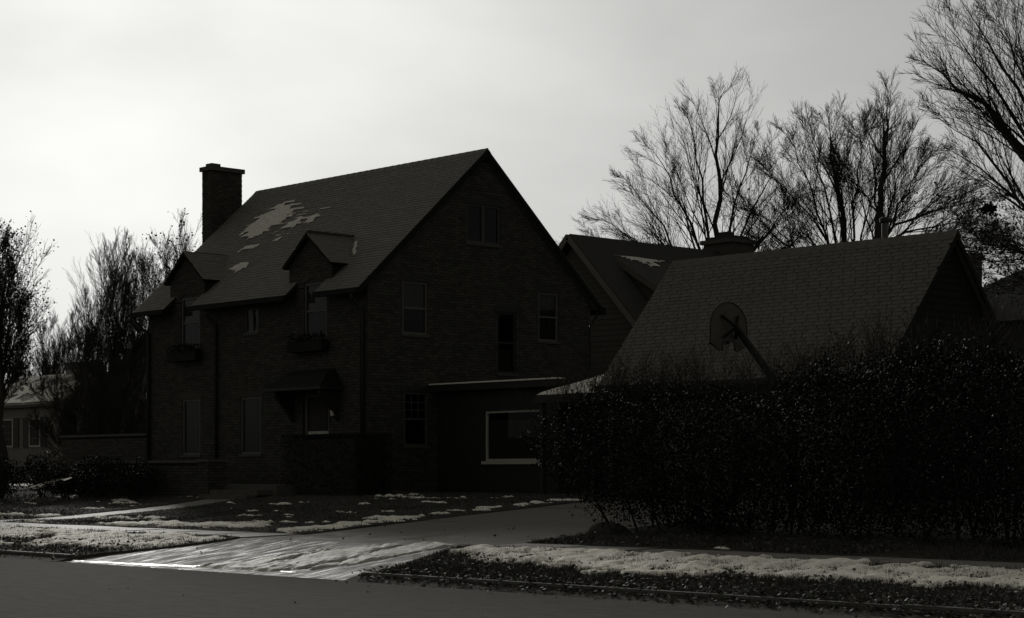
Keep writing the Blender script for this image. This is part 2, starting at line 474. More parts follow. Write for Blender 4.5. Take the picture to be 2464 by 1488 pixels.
def quads_at(P, size, flat=0.0, aspect=.6):
    n = len(P)
    d = rng.normal(size=(n, 3)); d[:, 2] *= (1-flat); d /= np.linalg.norm(d, axis=1)[:, None]
    e2 = rng.normal(size=(n, 3)); e2[:, 2] *= (1-flat); e2 -= d*np.sum(d*e2, 1)[:, None]; e2 /= np.linalg.norm(e2, axis=1)[:, None]
    s = size*rng.uniform(.55, 1.25, n)[:, None]
    A = P - d*s*.5; C = P + d*s*.5; B = P + e2*s*aspect*.5; D = P - e2*s*aspect*.5
    return np.stack([A, B, C, D], 1).reshape(-1, 3), np.arange(4*n).reshape(-1, 4)
def litter(name, n, region, size, zf):
    x = rng.uniform(region[0], region[1], n); y = rng.uniform(region[2], region[3], n)
    P = np.stack([x, y, zf(x, y) + rng.uniform(.01, .05, n)], -1)
    V, F = quads_at(P, size, .6, .8)
    tag(mesh_obj(name, V, F, M['leaf_dead']), kind='stuff')
litter('fallen_leaves', 5200, (-22.4, -9, 17.45, 19.6), .055, gz)
litter('fallen_leaves', 1500, (-46, -30.5, 17.4, 19.2), .07, gz)
litter('fallen_leaves', 1500, (-22.0, -9, 17.2, 17.62), .06, lambda x, y: np.where(y > 17.44, .125, .02)+rng.uniform(0, .05, len(x)))
litter('fallen_leaves', 160, (-22.5, -9, 16.7, 17.3), .05, lambda x, y: 0*x+.01)
litter('fallen_leaves', 500, (-46, -30.6, 17.25, 17.6), .06, lambda x, y: np.where(y > 17.44, .125, .02)+0*x)
litter('fallen_leaves', 50, (-29, -23.2, 18, 27), .06, lambda x, y: dz(y))
litter('fallen_leaves', 700, (-23, -16, 21.6, 23.2), .07, gz)
litter('fallen_leaves', 14, (-30, -14, 12, 16.5), .05, lambda x, y: 0*x+.03)

# ------------------------------------------------------------------ builders for walls, windows, roofs
def clip(poly, a, b, c):                            # keep a*u+b*v<=c
    out = []
    for i in range(len(poly)):
        p, q = poly[i], poly[(i+1) % len(poly)]
        fp, fq = a*p[0]+b*p[1]-c, a*q[0]+b*q[1]-c
        if fp <= 0: out.append(p)
        if (fp < 0 < fq) or (fq < 0 < fp):
            s = fp/(fp-fq); out.append((p[0]+s*(q[0]-p[0]), p[1]+s*(q[1]-p[1])))
    return out
def wall(name, fr, u0, u1, v0, v1, openings, planes, th, m, parent):
    us = sorted({u0, u1} | {o[0] for o in openings} | {o[1] for o in openings}); vs = sorted({v0, v1} | {o[2] for o in openings} | {o[3] for o in openings})
    b = MB()
    for a0, a1 in zip(us[:-1], us[1:]):
        for b0, b1 in zip(vs[:-1], vs[1:]):
            cu, cv = (a0+a1)/2, (b0+b1)/2
            if any(o[0] < cu < o[1] and o[2] < cv < o[3] for o in openings): continue
            poly = [(a0, b0), (a1, b0), (a1, b1), (a0, b1)]
            for pl in planes:
                poly = clip(poly, *pl)
                if len(poly) < 3: break
            if len(poly) >= 3: b.prism([fr(p[0], p[1], 0) for p in poly], fr.n*(-th))
    return b.build(name, m, parent)
BL, BH, BJ, BP = .215, .068, .011, .012             # brick length, height, joint, proud
def brick_list(fr, u0, u1, v0, v1, openings, planes, bl=BL):
    out = []; k = 0; v = v0
    while v + BH < v1:
        iv = [(u0, u1)]
        for pl in planes:                           # slanted edges
            a, b_, c = pl
            if abs(a) < 1e-6: 
                if b_*(v+BH) > c: iv = []
                continue
            lim = (c - b_*(v+BH))/a
            iv = [(s, min(t, lim)) if a > 0 else (max(s, lim), t) for s, t in iv]
        for o in openings:
            if o[2] < v+BH and o[3] > v:
                n = []
                for s, t in iv:
                    if o[0] > s: n.append((s, min(t, o[0])))
                    if o[1] < t: n.append((max(s, o[1]), t))
                iv = n
        off = (k % 2)*(bl+BJ)/2
        for s, t in iv:
            if t - s < .04: continue
            i0 = math.floor((s-u0+off)/(bl+BJ)); x = u0 - off + i0*(bl+BJ)
            while x < t:
                a, c = max(x, s), min(x+bl, t)
                if c - a > .035: out.append((a, c, v, (c-a) > bl-.001))
                x += bl+BJ
        v += BH+BJ; k += 1
    return out
def brick_pts(fr, a, c, v, p):
    return [fr(a,v,0), fr(c,v,0), fr(c,v,p), fr(a,v,p), fr(a,v+BH,0), fr(c,v+BH,0), fr(c,v+BH,p), fr(a,v+BH,p)]
BRF = np.array([(0,1,2,3),(3,2,6,7),(1,5,6,2),(0,3,7,4),(4,7,6,5)])
def bricks_stuff(name, fr_bricks, parent):
    V = []; n = 0
    for fr, (a, c, v, f) in fr_bricks:
        V += [tuple(p) for p in brick_pts(fr, a, c, v, BP + rnd.uniform(-.004, .004))]; n += 1
    F = (np.arange(n)[:, None, None]*8 + BRF[None]).reshape(-1, 4)
    o = mesh_obj(name, V, F, M['brick'], parent); o['kind'] = 'stuff'
    return o
me_brick = MB().add([(0,0,0),(BL,0,0),(BL,0,BP),(0,0,BP),(0,BH,0),(BL,BH,0),(BL,BH,BP),(0,BH,BP)], [tuple(f) for f in BRF]).build('brick', M['brick'])
brick_mesh = me_brick.data; bpy.data.objects.remove(me_brick); brick_mesh.name = 'brick'
def piece(name, me, fr, loc, parent):
    o = bpy.data.objects.new(name, me); col.objects.link(o); o.parent = parent
    o.matrix_local = fr.mat(Vector(loc) - Vector(WL[parent])); WL[o] = np.array(loc)
    return o
def depth(p): return FWD.x*p[0] + FWD.y*p[1]

def window(root, fr, u0, u1, v0, v1, style='sash', blind=None, curtain=False, frame='trim', mun=None, sill=True, rec=.03, fw=.055):
    b = MB(); n0, n1 = -rec-.06, -rec+.02
    b.fbox(fr, u0, u0+fw, v0, v1, n0, n1); b.fbox(fr, u1-fw, u1, v0, v1, n0, n1)
    b.fbox(fr, u0+fw, u1-fw, v0, v0+fw, n0, n1); b.fbox(fr, u0+fw, u1-fw, v1-fw, v1, n0, n1)
    w = b.build('window', M[frame], root)
    vm = (v0+v1)/2
    if style == 'sash': MB().fbox(fr, u0+fw, u1-fw, vm-.025, vm+.025, n0+.005, n1-.012).build('meeting_rail', M[frame], w)
    if style == 'pair':
        um = (u0+u1)/2; MB().fbox(fr, um-.05, um+.05, v0+fw, v1-fw, n0+.005, n1+.005).build('mullion', M[frame], w)
    if mun:
        cu, cv, va, vb = mun
        mb = MB()
        for i in range(1, cu):
            u = u0+fw + (u1-u0-2*fw)*i/cu; mb.fbox(fr, u-.011, u+.011, va, vb, n0+.02, n1-.03)
        for i in range(1, cv):
            v = va + (vb-va)*i/cv; mb.fbox(fr, u0+fw, u1-fw, v-.011, v+.011, n0+.022, n1-.032)
        mb.build('muntins', M[frame], w)
    for (a, c) in ([(v0+fw, vm), (vm, v1-fw)] if style == 'sash' else [(v0+fw, v1-fw)]):
        MB().add([fr(u0+fw, a, -rec-.02), fr(u1-fw, a, -rec-.02), fr(u1-fw, c, -rec-.02), fr(u0+fw, c, -rec-.02)], [(0, 1, 2, 3)]).build('pane', M['glass'], w)
    if blind:
        bb = MB(); n = max(6, int((blind[1]-blind[0])/.05)); st = (blind[1]-blind[0])/n
        for i in range(n):
            v = blind[0] + i*st; bb.add([fr(u0+fw, v, -rec-.06), fr(u1-fw, v, -rec-.06), fr(u1-fw, v+st*.96, -rec-.045), fr(u0+fw, v+st*.96, -rec-.045)], [(0, 1, 2, 3)])
        bb.build('blind', M['blind'], w)
    if curtain:
        k = 30; V = []; F = []
        for i in range(k+1):
            u = u0+fw + (u1-u0-2*fw)*i/k; nn = -rec-.075 + .018*math.sin(i*1.9) + .01*math.sin(i*.7)
            V += [fr(u, v0+fw, nn), fr(u, v1-fw if curtain is True else curtain, nn)]
        for i in range(k): F.append((2*i, 2*i+2, 2*i+3, 2*i+1))
        mesh_obj('curtain', V, F, M['curtain'], w)
    if sill: MB().fbox(fr, u0-.06, u1+.06, v0-.07, v0-.002, -rec, .05).build('sill', M['sill'], w)
    return w

def shingle_rows(rows, e, tw, seed, gap=.008):      # rows: list of (w, u0, u1)
    r = random.Random(seed); out = []
    for k, (w, a, b_) in enumerate(rows):
        off = (k % 2)*tw/2 + r.uniform(-.02, .02) + (tw*.25 if k % 3 == 2 else 0)
        x = a - off % tw
        while x < b_:
            s, t = max(x, a), min(x+tw-gap, b_)
            if t - s > .03: out.append((s, t, w, (t-s) > tw-gap-.001))
            x += tw
    return out
SHF = np.array([(0,1,3,2),(4,5,1,0),(4,0,2,6),(1,5,7,3)])
def shingle_pts(fr, s, t, w, e, th, lift=0):
    L = 1.28*e
    return [fr(s,w,th+lift), fr(t,w,th+lift), fr(s,w+L,.002), fr(t,w+L,.002), fr(s,w,0), fr(t,w,0), fr(s,w+L,0), fr(t,w+L,0)]
def shingles_stuff(name, fr, L, e, th, m, parent, base=0):
    V = []
    for (s, t, w, f) in L: V += [tuple(p) for p in shingle_pts(fr, s, t, w, e, th, rnd.uniform(-.002, .003))]
    F = (np.arange(len(L))[:, None, None]*8 + SHF[None]).reshape(-1, 4)
    o = mesh_obj(name, V, F, m, parent); o['kind'] = 'stuff'
    return o
def shingle_mesh(tw, gap, e, th, m, name='shingle'):
    f = Fr((0,0,0), (1,0,0), (0,1,0), (0,0,1))
    o = MB().add(shingle_pts(f, 0, tw-gap, 0, e, th), [tuple(q) for q in SHF]).build(name, m)
    me = o.data; bpy.data.objects.remove(o); return me
def pick_pieces(L, fr, ok, n=300):
    full = [q for q in L if q[3] and ok(q)]
    full.sort(key=lambda q: depth(fr(q[0], q[2] if len(q) == 4 else 0)))
    chosen = set(id(q) for q in full[:n])
    return full[:n], [q for q in L if id(q) not in chosen]

# ------------------------------------------------------------------ the brick house
HX0, HX1, HY0, HY1, GRD = -49.9, -39.3, 31.2, 39.4, 1.0
RY_, RZ_ = 35.3, 10.50                              # ridge
EY, EZ = 30.8, 6.42                                 # eave edge
PIT = (RZ_-EZ)/(RY_-EY)
house = thing('brick_house', (-44.6, 35.3, GRD), 'large two-storey dark brick house with steep gabled roof, dormers and chimney', 'house')
FF = Fr((0, HY0, 0), (1, 0, 0), (0, 0, 1), (0, -1, 0))          # street front: u = X, v = Z
FG = Fr((HX1, 0, 0), (0, 1, 0), (0, 0, 1), (1, 0, 0))           # gable end: u = Y, v = Z
dorm = [(-42.73, -40.80, -41.76), (-48.70, -46.86, -47.78)]
front_open = [(-48.11, -47.12, 5.23, 6.6), (-42.04, -41.04, 5.2, 6.6), (-44.85, -44.2, 5.52, 6.2), (-48.04, -47.12, 2.1, 3.73), (-45.05, -44.08, 2.1, 3.71), (-42.1, -40.95, 1.35, 3.72)]
WT = 6.6
wall('wall', FF, HX0, HX1, GRD-.2, WT, front_open, [], .3, M['mortar'], house)
gab_open = [(34.65, 35.9, 7.9, 8.97), (32.38, 33.25, 5.28, 6.68), (35.8, 36.48, 4.35, 6.06), (37.37, 38.14, 5.32, 6.70), (32.44, 33.26, 2.3, 3.73)]
def rz(y): return EZ + PIT*(y-EY)
ROOFT = .12
gpl = [(-PIT, 1, EZ-PIT*EY-ROOFT), (PIT, 1, RZ_+PIT*RY_-ROOFT)]
wall('wall', FG, HY0+.302, HY1, GRD-.2, 10.45, gab_open, gpl, .3, M['mortar'], house)
MB().box(HX0, HX0+.3, HY0+.302, HY1-.302, GRD-.2, 6.5).build('wall', M['mortar'], house)
gl = Fr((HX0, 0, 0), (0, 1, 0), (0, 0, 1), (-1, 0, 0))
wall('wall', gl, HY0+.302, HY1-.302, 6.502, 10.45, [], gpl, .3, M['brick'], house)
MB().box(HX0, HX1-.302, HY1-.3, HY1, GRD-.2, 6.5).build('wall', M['brick'], house)

lf = brick_list(FF, HX0, HX1, GRD-.1, WT, front_open, [])
lg = brick_list(FG, HY0, HY1, GRD-.1, 10.4, gab_open, gpl)
allb = [(FF, q) for q in lf] + [(FG, q) for q in lg]
cand = [x for x in allb if x[1][3] and x[1][2] > 4.3 and depth(x[0](x[1][0], 0)) < 51.2]
cand.sort(key=lambda x: depth(x[0](x[1][0], 0)))
cand = cand[:300]
ids = set(id(x) for x in cand)
for fr, q in cand: piece('brick', brick_mesh, fr, fr(q[0], q[2], 0), house)
bricks_stuff('front_brickwork', [x for x in allb if x[0] is FF and id(x) not in ids], house)
bricks_stuff('gable_brickwork', [x for x in allb if x[0] is FG and id(x) not in ids], house)

# lintels over the openings
for o in front_open[2:]:
    MB().fbox(FF, o[0]-.12, o[1]+.12, o[3]+.003, o[3]+.17, -.1, .022).build('lintel', M['brick'], house)
for o in gab_open:
    MB().fbox(FG, o[0]-.12, o[1]+.12, o[3]+.003, o[3]+.17, -.1, .022).build('lintel', M['trim_dark'], house)

# windows
window(house, FF, -48.11, -47.12, 5.23, 6.72, blind=(6.0, 6.66))
window(house, FF, -42.04, -41.04, 5.2, 6.72, blind=(5.98, 6.66))
window(house, FF, -44.85, -44.2, 5.52, 6.2, style='pair', curtain=True, fw=.04)
window(house, FF, -48.04, -47.12, 2.1, 3.73, style='one', curtain=True)
window(house, FF, -45.05, -44.08, 2.1, 3.71, style='one', curtain=True)
window(house, FG, 34.65, 35.9, 7.9, 8.97, style='pair', frame='sill')
window(house, FG, 32.38, 33.25, 5.28, 6.68, blind=(5.95, 6.62))
window(house, FG, 37.37, 38.14, 5.32, 6.70, curtain=True, mun=None)
window(house, FG, 32.44, 33.26, 2.3, 3.73, mun=(3, 3, 3.05, 3.67), frame='sill')
window(house, FG, 35.8, 36.48, 4.35, 6.06, style='sash', frame='trim_dark', curtain=5.0)
# front door, glazed, with hood on brackets
d = MB().fbox(FF, -42.1, -40.95, 1.352, 3.72, -.16, -.10)
dr = d.build('door', M['trim_dark'], house)
MB().fbox(FF, -42.1, -42.0, 1.353, 3.719, -.098, -.05).build('door_frame', M['trim'], dr)
MB().fbox(FF, -41.05, -40.95, 1.353, 3.719, -.098, -.05).build('door_frame', M['trim'], dr)
MB().fbox(FF, -41.998, -41.052, 3.62, 3.719, -.098, -.05).build('door_frame', M['trim'], dr)
MB().fbox(FF, -41.98, -41.07, 2.62, 2.70, -.098, -.07).build('rail', M['trim_white'], dr)
MB().fbox(FF, -41.9, -41.15, 2.74, 3.56, -.098, -.09).build('curtain', M['curtain'], dr)
MB().tube([FF(-41.9, 2.35, -.098), FF(-41.9, 2.35, -.04)], .03, 8).build('handle', M['metal'], dr)
hood = MB()
hood.add([FF(-42.85,3.86,0), FF(-40.3,3.86,0), FF(-40.3,3.86,.8), FF(-42.85,3.86,.8), FF(-42.5,4.36,0), FF(-40.65,4.36,0), FF(-40.65,4.25,.3), FF(-42.5,4.25,.3)], BOXF)
hd = hood.build('door_hood', M['black'], house)
MB().fbox(FF, -42.88, -40.27, 3.78, 3.857, .0, .83).build('fascia', M['trim_dark'], hd)
for u in (-42.6, -40.6):
    MB().prism([FF(u, 3.76, .02), FF(u, 3.76, .65), FF(u, 3.68, .65), FF(u, 3.4, .4), FF(u, 3.2, .2), FF(u, 2.95, .02)], (.12, 0, 0)).build('bracket', M['trim_dark'], hd)
# lanterns
def lantern(o, off):
    p = Vector(o)
    l = MB().tube([p, p+Vector(off), p+Vector(off)+Vector((0, 0, -.02))], .015, 6).build('wall_lantern', M['trim_dark'], house)
    c = p + Vector(off)
    MB().tube([c+Vector((0, 0, -.02)), c+Vector((0, 0, -.09)), c+Vector((0, 0, -.1))], [.02, .1, .09], 6).build('lantern_cap', M['trim_dark'], l)
    MB().tube([c+Vector((0, 0, -.101)), c+Vector((0, 0, -.36))], [.085, .055], 6).build('lantern_glass', M['lamp_glass'], l)
lantern((-40.58, HY0-.012, 3.45), (0, -.16, 0))
lantern((HX0-.01, HY0+.12, 4.1), (-.22, 0, 0))
# window boxes under the dormer windows
for a, c in ((-42.6, -40.75), (-48.6, -46.8)):
    wb = MB().fbox(FF, a+.15, c-.15, 4.85, 5.12, .052, .3).build('window_box', M['black'], house)
    P = np.stack([rng.uniform(a+.15, c-.15, 260), HY0 - rng.uniform(.06, .32, 260), rng.uniform(5.08, 5.34, 260)], -1)
    V, F = quads_at(P, .09)
    tag(mesh_obj('withered_plants', V, F, M['leaf_d'], wb), kind='stuff')
# gutters and downpipes
def pipe(pts, r=.045): return MB().tube(pts, r, 8).build('downpipe', M['trim_dark'], house, smooth=True)
for a, c in ((HX0-.25, -48.42), (-47.0, -42.36), (-41.04, HX1+.12)):
    MB().box(a, c, EY-.09, EY+.02, EZ-.16, EZ-.03).build('gutter', M['black'], house)
pipe([(-46.2, EY-.03, EZ-.15), (-46.2, EY-.03, 6.1), (-46.2, HY0-.07, 5.85), (-46.2, HY0-.07, 1.2)])
pipe([(HX1-.12, EY-.03, EZ-.15), (HX1-.12, EY-.03, 6.15), (HX1-.12, HY0-.08, 5.8), (HX1-.12, HY0-.08, 1.0)], .055)
pipe([(HX0-.18, EY-.03, EZ-.15), (HX0-.16, EY+.03, 6.1), (HX0+.1, HY0-.08, 5.75), (HX0+.1, HY0-.08, 1.2)], .06)
pipe([(HX1+.02, HY1+.3, EZ-.15), (HX1+.02, HY1+.3, 6.15), (HX1-.05, HY1+.08, 5.8), (HX1-.05, HY1+.08, 1.0)])

# roof: slabs with gaps in the overhang in front of the dormer windows
FRF = Fr((0, EY, EZ), (1, 0, 0), (0, RY_-EY, RZ_-EZ), (0, -(RZ_-EZ), RY_-EY))
SL = math.hypot(RY_-EY, RZ_-EZ)
RX0, RX1 = HX0-.25, HX1+.15
cuts = [(-42.36, -41.04), (-48.42, -47.0)]
OV = (HY0-EY)*SL/(RY_-EY)
rb = MB(); us = [RX0] + [v for c in sorted(cuts) for v in c] + [RX1]
for i, (a, c) in enumerate(zip(us[:-1], us[1:])):
    lo = OV if i % 2 else 0
    rb.fbox(FRF, a, c, lo, SL, -ROOFT, 0)
roof = rb.build('roof', M['deck'], house)
FRB = Fr((0, 2*RY_-EY, EZ), (-1, 0, 0), (0, -(RY_-EY), RZ_-EZ), (0, RZ_-EZ, RY_-EY))
MB().fbox(FRB, -RX1, -RX0, 0, SL-.001, -ROOFT, .01).build('rear_slope', M['shingle'], roof)
EX, TH, TW = .125, .014, .30
rows = []; w = -.03
while w < SL-.05:
    if w < OV - .02:
        for i, (a, c) in enumerate(zip(us[:-1], us[1:])):
            if i % 2 == 0: rows.append((w, a, c))
    else: rows.append((w, RX0, RX1))
    w += EX
L = shingle_rows(rows, EX, TW, 3)
def vis(q):
    p = FRF(q[0], q[2]); return not any(a-.2 < p.x < b_+.9 and p.y < 33 for a, b_, _ in dorm)
pick, rest = pick_pieces(L, FRF, vis)
smesh = shingle_mesh(TW, .008, EX, TH, M['shingle'])
for q in pick: piece('shingle', smesh, FRF, FRF(q[0], q[2], 0), roof)
shingles_stuff('roof_shingles', FRF, rest, EX, TH, M['shingle'], roof)
# ridge caps and bargeboards
x = RX0; k = 0
rc = MB()
while x < RX1-.05:
    y = min(x+.3, RX1); h = .02 + .012*(k % 2)
    rc.add([(x, RY_-.14, RZ_-.14*PIT+.012), (y, RY_-.14, RZ_-.14*PIT+.02), (y, RY_, RZ_+.035), (x, RY_, RZ_+.028), (x, RY_+.14, RZ_-.14*PIT+.03), (y, RY_+.14, RZ_-.14*PIT+.03)], [(0, 1, 2, 3), (3, 2, 5, 4)])
    x = y; k += 1
rc.build('ridge_cap', M['shingle'], roof)
for (xa, xb) in ((RX1-.03, RX1+.012), (RX0-.012, RX0+.03)):
    MB().add([(xa,EY,EZ-.2),(xb,EY,EZ-.2),(xb,RY_,RZ_-.2),(xa,RY_,RZ_-.2),(xa,EY,EZ-.01),(xb,EY,EZ-.01),(xb,RY_,RZ_-.01),(xa,RY_,RZ_-.01)], BOXF).build('bargeboard', M['black'], roof)
    yb = 2*RY_-EY
    MB().add([(xa,RY_+.001,RZ_-.2),(xb,RY_+.001,RZ_-.2),(xb,yb,EZ-.2),(xa,yb,EZ-.2),(xa,RY_+.001,RZ_-.01),(xb,RY_+.001,RZ_-.01),(xb,yb,EZ-.01),(xa,yb,EZ-.01)], BOXF).build('bargeboard', M['black'], roof)
MB().box(RX1-.45, RX1+.02, 2*RY_-EY-.05, 2*RY_-EY+.14, EZ-.22, EZ-.02).build('gutter', M['black'], house)
VX0, VY0, VDX = -40.86, 31.98, -.053
# wall dormers
for (a, c, m_) in dorm:
    ez, az = 7.30, 8.02
    s1 = (az-ez)/(m_-a); s2 = (az-ez)/(c-m_)
    o = [(-42.04, -41.04, 5.2, 6.72)] if a > -45 else [(-48.11, -47.12, 5.23, 6.72)]
    pl = [(-s1, 1, ez-s1*a), (s2, 1, ez+s2*c)]
    dm = wall('dormer', FF, a, c, WT+.002, az, o, pl, .2, M['mortar'], house)
    bricks_stuff('dormer_brickwork', [(FF, q) for q in brick_list(FF, a, c, WT+.01, az, o, pl)], dm)
    # arched head over the window
    ob = o[0]; um = (ob[0]+ob[1])/2; hw = (ob[1]-ob[0])/2
    ab = MB()
    for i in range(7):
        t0, t1 = -1+2*i/7+.01, -1+2*(i+1)/7-.01
        f = lambda t, r: FF(um+t*(hw+.06), 6.72+.12*(1-t*t)+r, .03)
        ab.prism([f(t0, 0), f(t1, 0), f(t1, .13), f(t0, .13)], (0, .05, 0))
    ab.build('window_arch', M['brick'], dm)
    MB().prism([FF(um+t*(hw+.04), 6.722+(.118*(1-t*t)), .006) for t in np.linspace(1, -1, 9)] , (0, .06, 0)).build('arch_panel', M['trim_dark'], dm)
    for xx in (a, c-.1):                            # cheeks
        MB().prism([(xx, HY0+.2, 6.6), (xx, HY0+.2, ez), (xx, EY+(ez-EZ)/PIT+.1, ez), (xx, HY0+.25, 6.6)], (.1, 0, 0)).build('cheek', M['mortar'], dm)
    for side in (1, -1):
        tip = c if side > 0 else a; ss = s2 if side > 0 else s1; ov = .13
        ox = tip + side*ov; oz = ez - ss*ov
        Ls = math.hypot(m_-ox, az+.05-oz)
        f = Fr((ox, HY0-.16, oz), (0, 1, 0), (m_-ox, 0, az+.05-oz), (side*(az+.05-oz), 0, abs(m_-ox)))
        def ymax(w): return EY + (oz+(az+.05-oz)*w/Ls-EZ)/PIT - (HY0-.16) + .05
        poly = [f(0, 0, 0), f(ymax(0), 0, 0), f(ymax(Ls), Ls, 0), f(0, Ls, 0)]
        dd = MB().prism(poly, -f.n*.07).build('dormer_roof', M['deck'], dm)
        e2 = .115; rws = []; w = -.02
        while w < Ls-.03: rws.append((w, -.01, ymax(w))); w += e2
        rl = shingle_rows(rws, e2, .26, 5)
        if side < 0:                                # keep outward winding
            pass
        V = []
        for (s0, t0, w0, _) in rl: V += [tuple(p) for p in shingle_pts(f, s0, t0, w0, e2, .013)]
        F = (np.arange(len(rl))[:, None, None]*8 + SHF[None]).reshape(-1, 4)
        oo = mesh_obj('dormer_shingles', V, F, M['shingle'], dm); oo['kind'] = 'stuff'
    # snow by the valley of the near dormer
    if a > -45:
        P = []
        for i in range(9):
            yy = VY0 + .05*i; xx = VX0 + VDX*i + rnd.uniform(-.03, .03)
            b = MB(); q = FRF(xx, (yy-EY)*SL/(RY_-EY), .016)
            P.append(q)
        b = MB()
        for q in P: b.add([q+Vector((-.05, -.03, -.02)), q+Vector((.05, -.03, -.03)), q+Vector((.04, .04, .05)), q+Vector((-.05, .04, .05)), q+Vector((0, 0, .05))], [(0, 1, 4), (1, 2, 4), (2, 3, 4), (3, 0, 4)])
        tag(b.build('valley_snow', M['snow_thin'], dm), kind='stuff')

# end chimney of brick, stone cap and flue
ch = MB().box(-50.7, -50.2, 33.65, 34.8, GRD-.2, 11.02).build('chimney', M['mortar'], house)
cb = []
for fr, a, c in ((Fr((-50.2, 0, 0), (0, 1, 0), (0, 0, 1), (1, 0, 0)), 33.65, 34.8), (Fr((0, 33.65, 0), (1, 0, 0), (0, 0, 1), (0, -1, 0)), -50.7, -50.2), (Fr((-50.7, 0, 0), (0, 1, 0), (0, 0, 1), (-1, 0, 0)), 33.65, 34.8)):
    cb += [(fr, q) for q in brick_list(fr, a, c, 5.0, 11.02, [], [])]
bricks_stuff('chimney_bricks', cb, ch)
MB().box(-50.77, -50.13, 33.58, 34.87, 11.022, 11.16).build('chimney_cap', M['sill'], ch)
MB().box(-50.62, -50.3, 33.72, 34.06, 11.162, 11.27).build('flue', M['sill'], ch)
MB().box(-50.58, -50.34, 34.35, 34.6, 11.162, 11.2).build('flue', M['sill'], ch)

# snow on the roof, caught on the courses
def patch_on_roof():
    us_ = np.arange(-49.4, -43.6, .045); ws = np.arange(1.2, 5.2, .045)
    U, W = np.meshgrid(us_, ws, indexing='ij')
    Yw = EY + W*(RY_-EY)/SL
    def ell(u, y, a, b_, sh): return 1 - np.sqrt(((U-u-sh*(Yw-y))/a)**2 + ((Yw-y)/b_)**2)
    k = np.maximum.reduce([ell(-47.35, 33.85, 1.1, .72, .25)*1.5, ell(-45.75, 33.6, .5, .5, .6)*1.0-.05, ell(-44.9, 33.75, .4, .3, .5)*.7-.1, ell(-46.35, 32.1, .45, .24, .3)*1.3, ell(-46.9, 32.8, .5, .12, .3)*.7, ell(-45.7, 33.0, .3, .15, .3)*.6])
    rw = np.floor((W+.03)/EX); k = k + (fbm(U*2.2+rw*5.7, rw*3.3, 2)-.5)*1.25 + (fbm(U*9, W*9, 2)-.5)*.35 - .12*(((W+.03)/EX-rw) > .8)
    n = np.where(k > .08, .022 + .03*np.clip(k, 0, .5), -.01)
    P = np.array(FRF.o)[None, None] + U[..., None]*np.array(FRF.u) + W[..., None]*np.array(FRF.v) + n[..., None]*np.array(FRF.n)
    ii = np.arange(U.size).reshape(U.shape); K = k > .08
    q = np.stack([ii[:-1, :-1], ii[1:, :-1], ii[1:, 1:], ii[:-1, 1:]], -1)
    keep = K[:-1, :-1] & K[1:, :-1] & K[1:, 1:] & K[:-1, 1:]
    o = mesh_obj('roof_snow', P.reshape(-1, 3), q[keep], M['snow_thin']); tag(o, kind='stuff')
patch_on_roof()

# terrace in front of the house with wall, pier and steps
ter = thing('terrace', (-46, 29.8, GRD), 'low brick terrace wall with stone coping in front of the house', 'terrace')
MB().box(-49.8, -40.3, 29.0, 31.18, .7, 1.26).build('paving', M['stone'], ter)
MB().box(-49.8, -43.2, 28.7, 28.98, .7, 1.84).build('wall', M['mortar'], ter)
ft = Fr((0, 28.7, 0), (1, 0, 0), (0, 0, 1), (0, -1, 0))
bricks_stuff('wall_bricks', [(ft, q) for q in brick_list(ft, -49.8, -43.2, .75, 1.84, [], [])], ter)
x = -49.84
while x < -43.3:
    y = min(x+.83, -43.2); MB().box(x+.004, y-.004, 28.64, 29.04, 1.842, 1.915).build('coping_stone', M['stone'], ter); x = y
pr = MB().box(-43.2, -42.72, 28.55, 29.1, .7, 1.86).build('pier', M['mortar'], ter)
bricks_stuff('pier_bricks', [(f2, q) for f2, a, c in ((Fr((0, 28.55, 0), (1,0,0), (0,0,1), (0,-1,0)), -43.2, -42.72), (Fr((-42.72, 0, 0), (0,1,0), (0,0,1), (1,0,0)), 28.55, 29.1)) for q in brick_list(f2, a, c, .75, 1.85, [], [])], pr)
MB().box(-43.26, -42.66, 28.49, 29.16, 1.862, 1.94).build('pier_cap', M['stone'], pr)
for i, (y0, z1) in enumerate(((28.2, 1.0), (28.55, 1.13))):
    MB().box(-42.7+.02*i, -40.5, y0, 29.0-.001, .7, z1).build('step', M['stone'], ter)

# garden wall running left from the house
gw = thing('garden_wall', (-52.5, 31.3, GRD), 'dark brick garden wall with pale coping running left from the house', 'wall')
MB().box(-55.1, -49.95, 31.2, 31.5, .8, 2.7).build('wall', M['mortar'], gw)
fw_ = Fr((0, 31.2, 0), (1, 0, 0), (0, 0, 1), (0, -1, 0))
bricks_stuff('wall_bricks', [(fw_, q) for q in brick_list(fw_, -55.1, -49.95, .9, 2.69, [], [])], gw)
x = -55.14
while x < -50: MB().box(x+.004, min(x+.86, -49.95)-.004, 31.14, 31.56, 2.702, 2.77).build('coping_stone', M['stone'], gw); x += .86

# ------------------------------------------------------------------ sunroom and link roof between house and garage
sr = thing('sunroom', (-36.9, 35, GRD), 'low flat-roofed extension with a picture window, against the brick gable', 'extension')
FS = Fr((0, 33.6, 0), (1, 0, 0), (0, 0, 1), (0, -1, 0))
wall('wall', FS, -39.27, -34.6, GRD-.2, 3.75, [(-37.38, -35.2, 1.88, 3.2)], [], .25, M['trim_dark'], sr)
MB().box(-34.85, -34.6, 33.852, 37.5, GRD-.2, 3.75).build('wall', M['trim_dark'], sr)
MB().box(-39.27, -34.6, 37.502, 37.7, GRD-.2, 3.75).build('wall', M['trim_dark'], sr)
srf = MB().box(-39.27, -34.35, 33.3, 37.9, 3.752, 3.93).build('flat_roof', M['trim_dark'], sr)
tag(MB().box(-39.268, -34.33, 33.27, 33.6, 3.932, 3.968).build('roof_edge_snow', M['snow'], srf), kind='stuff')
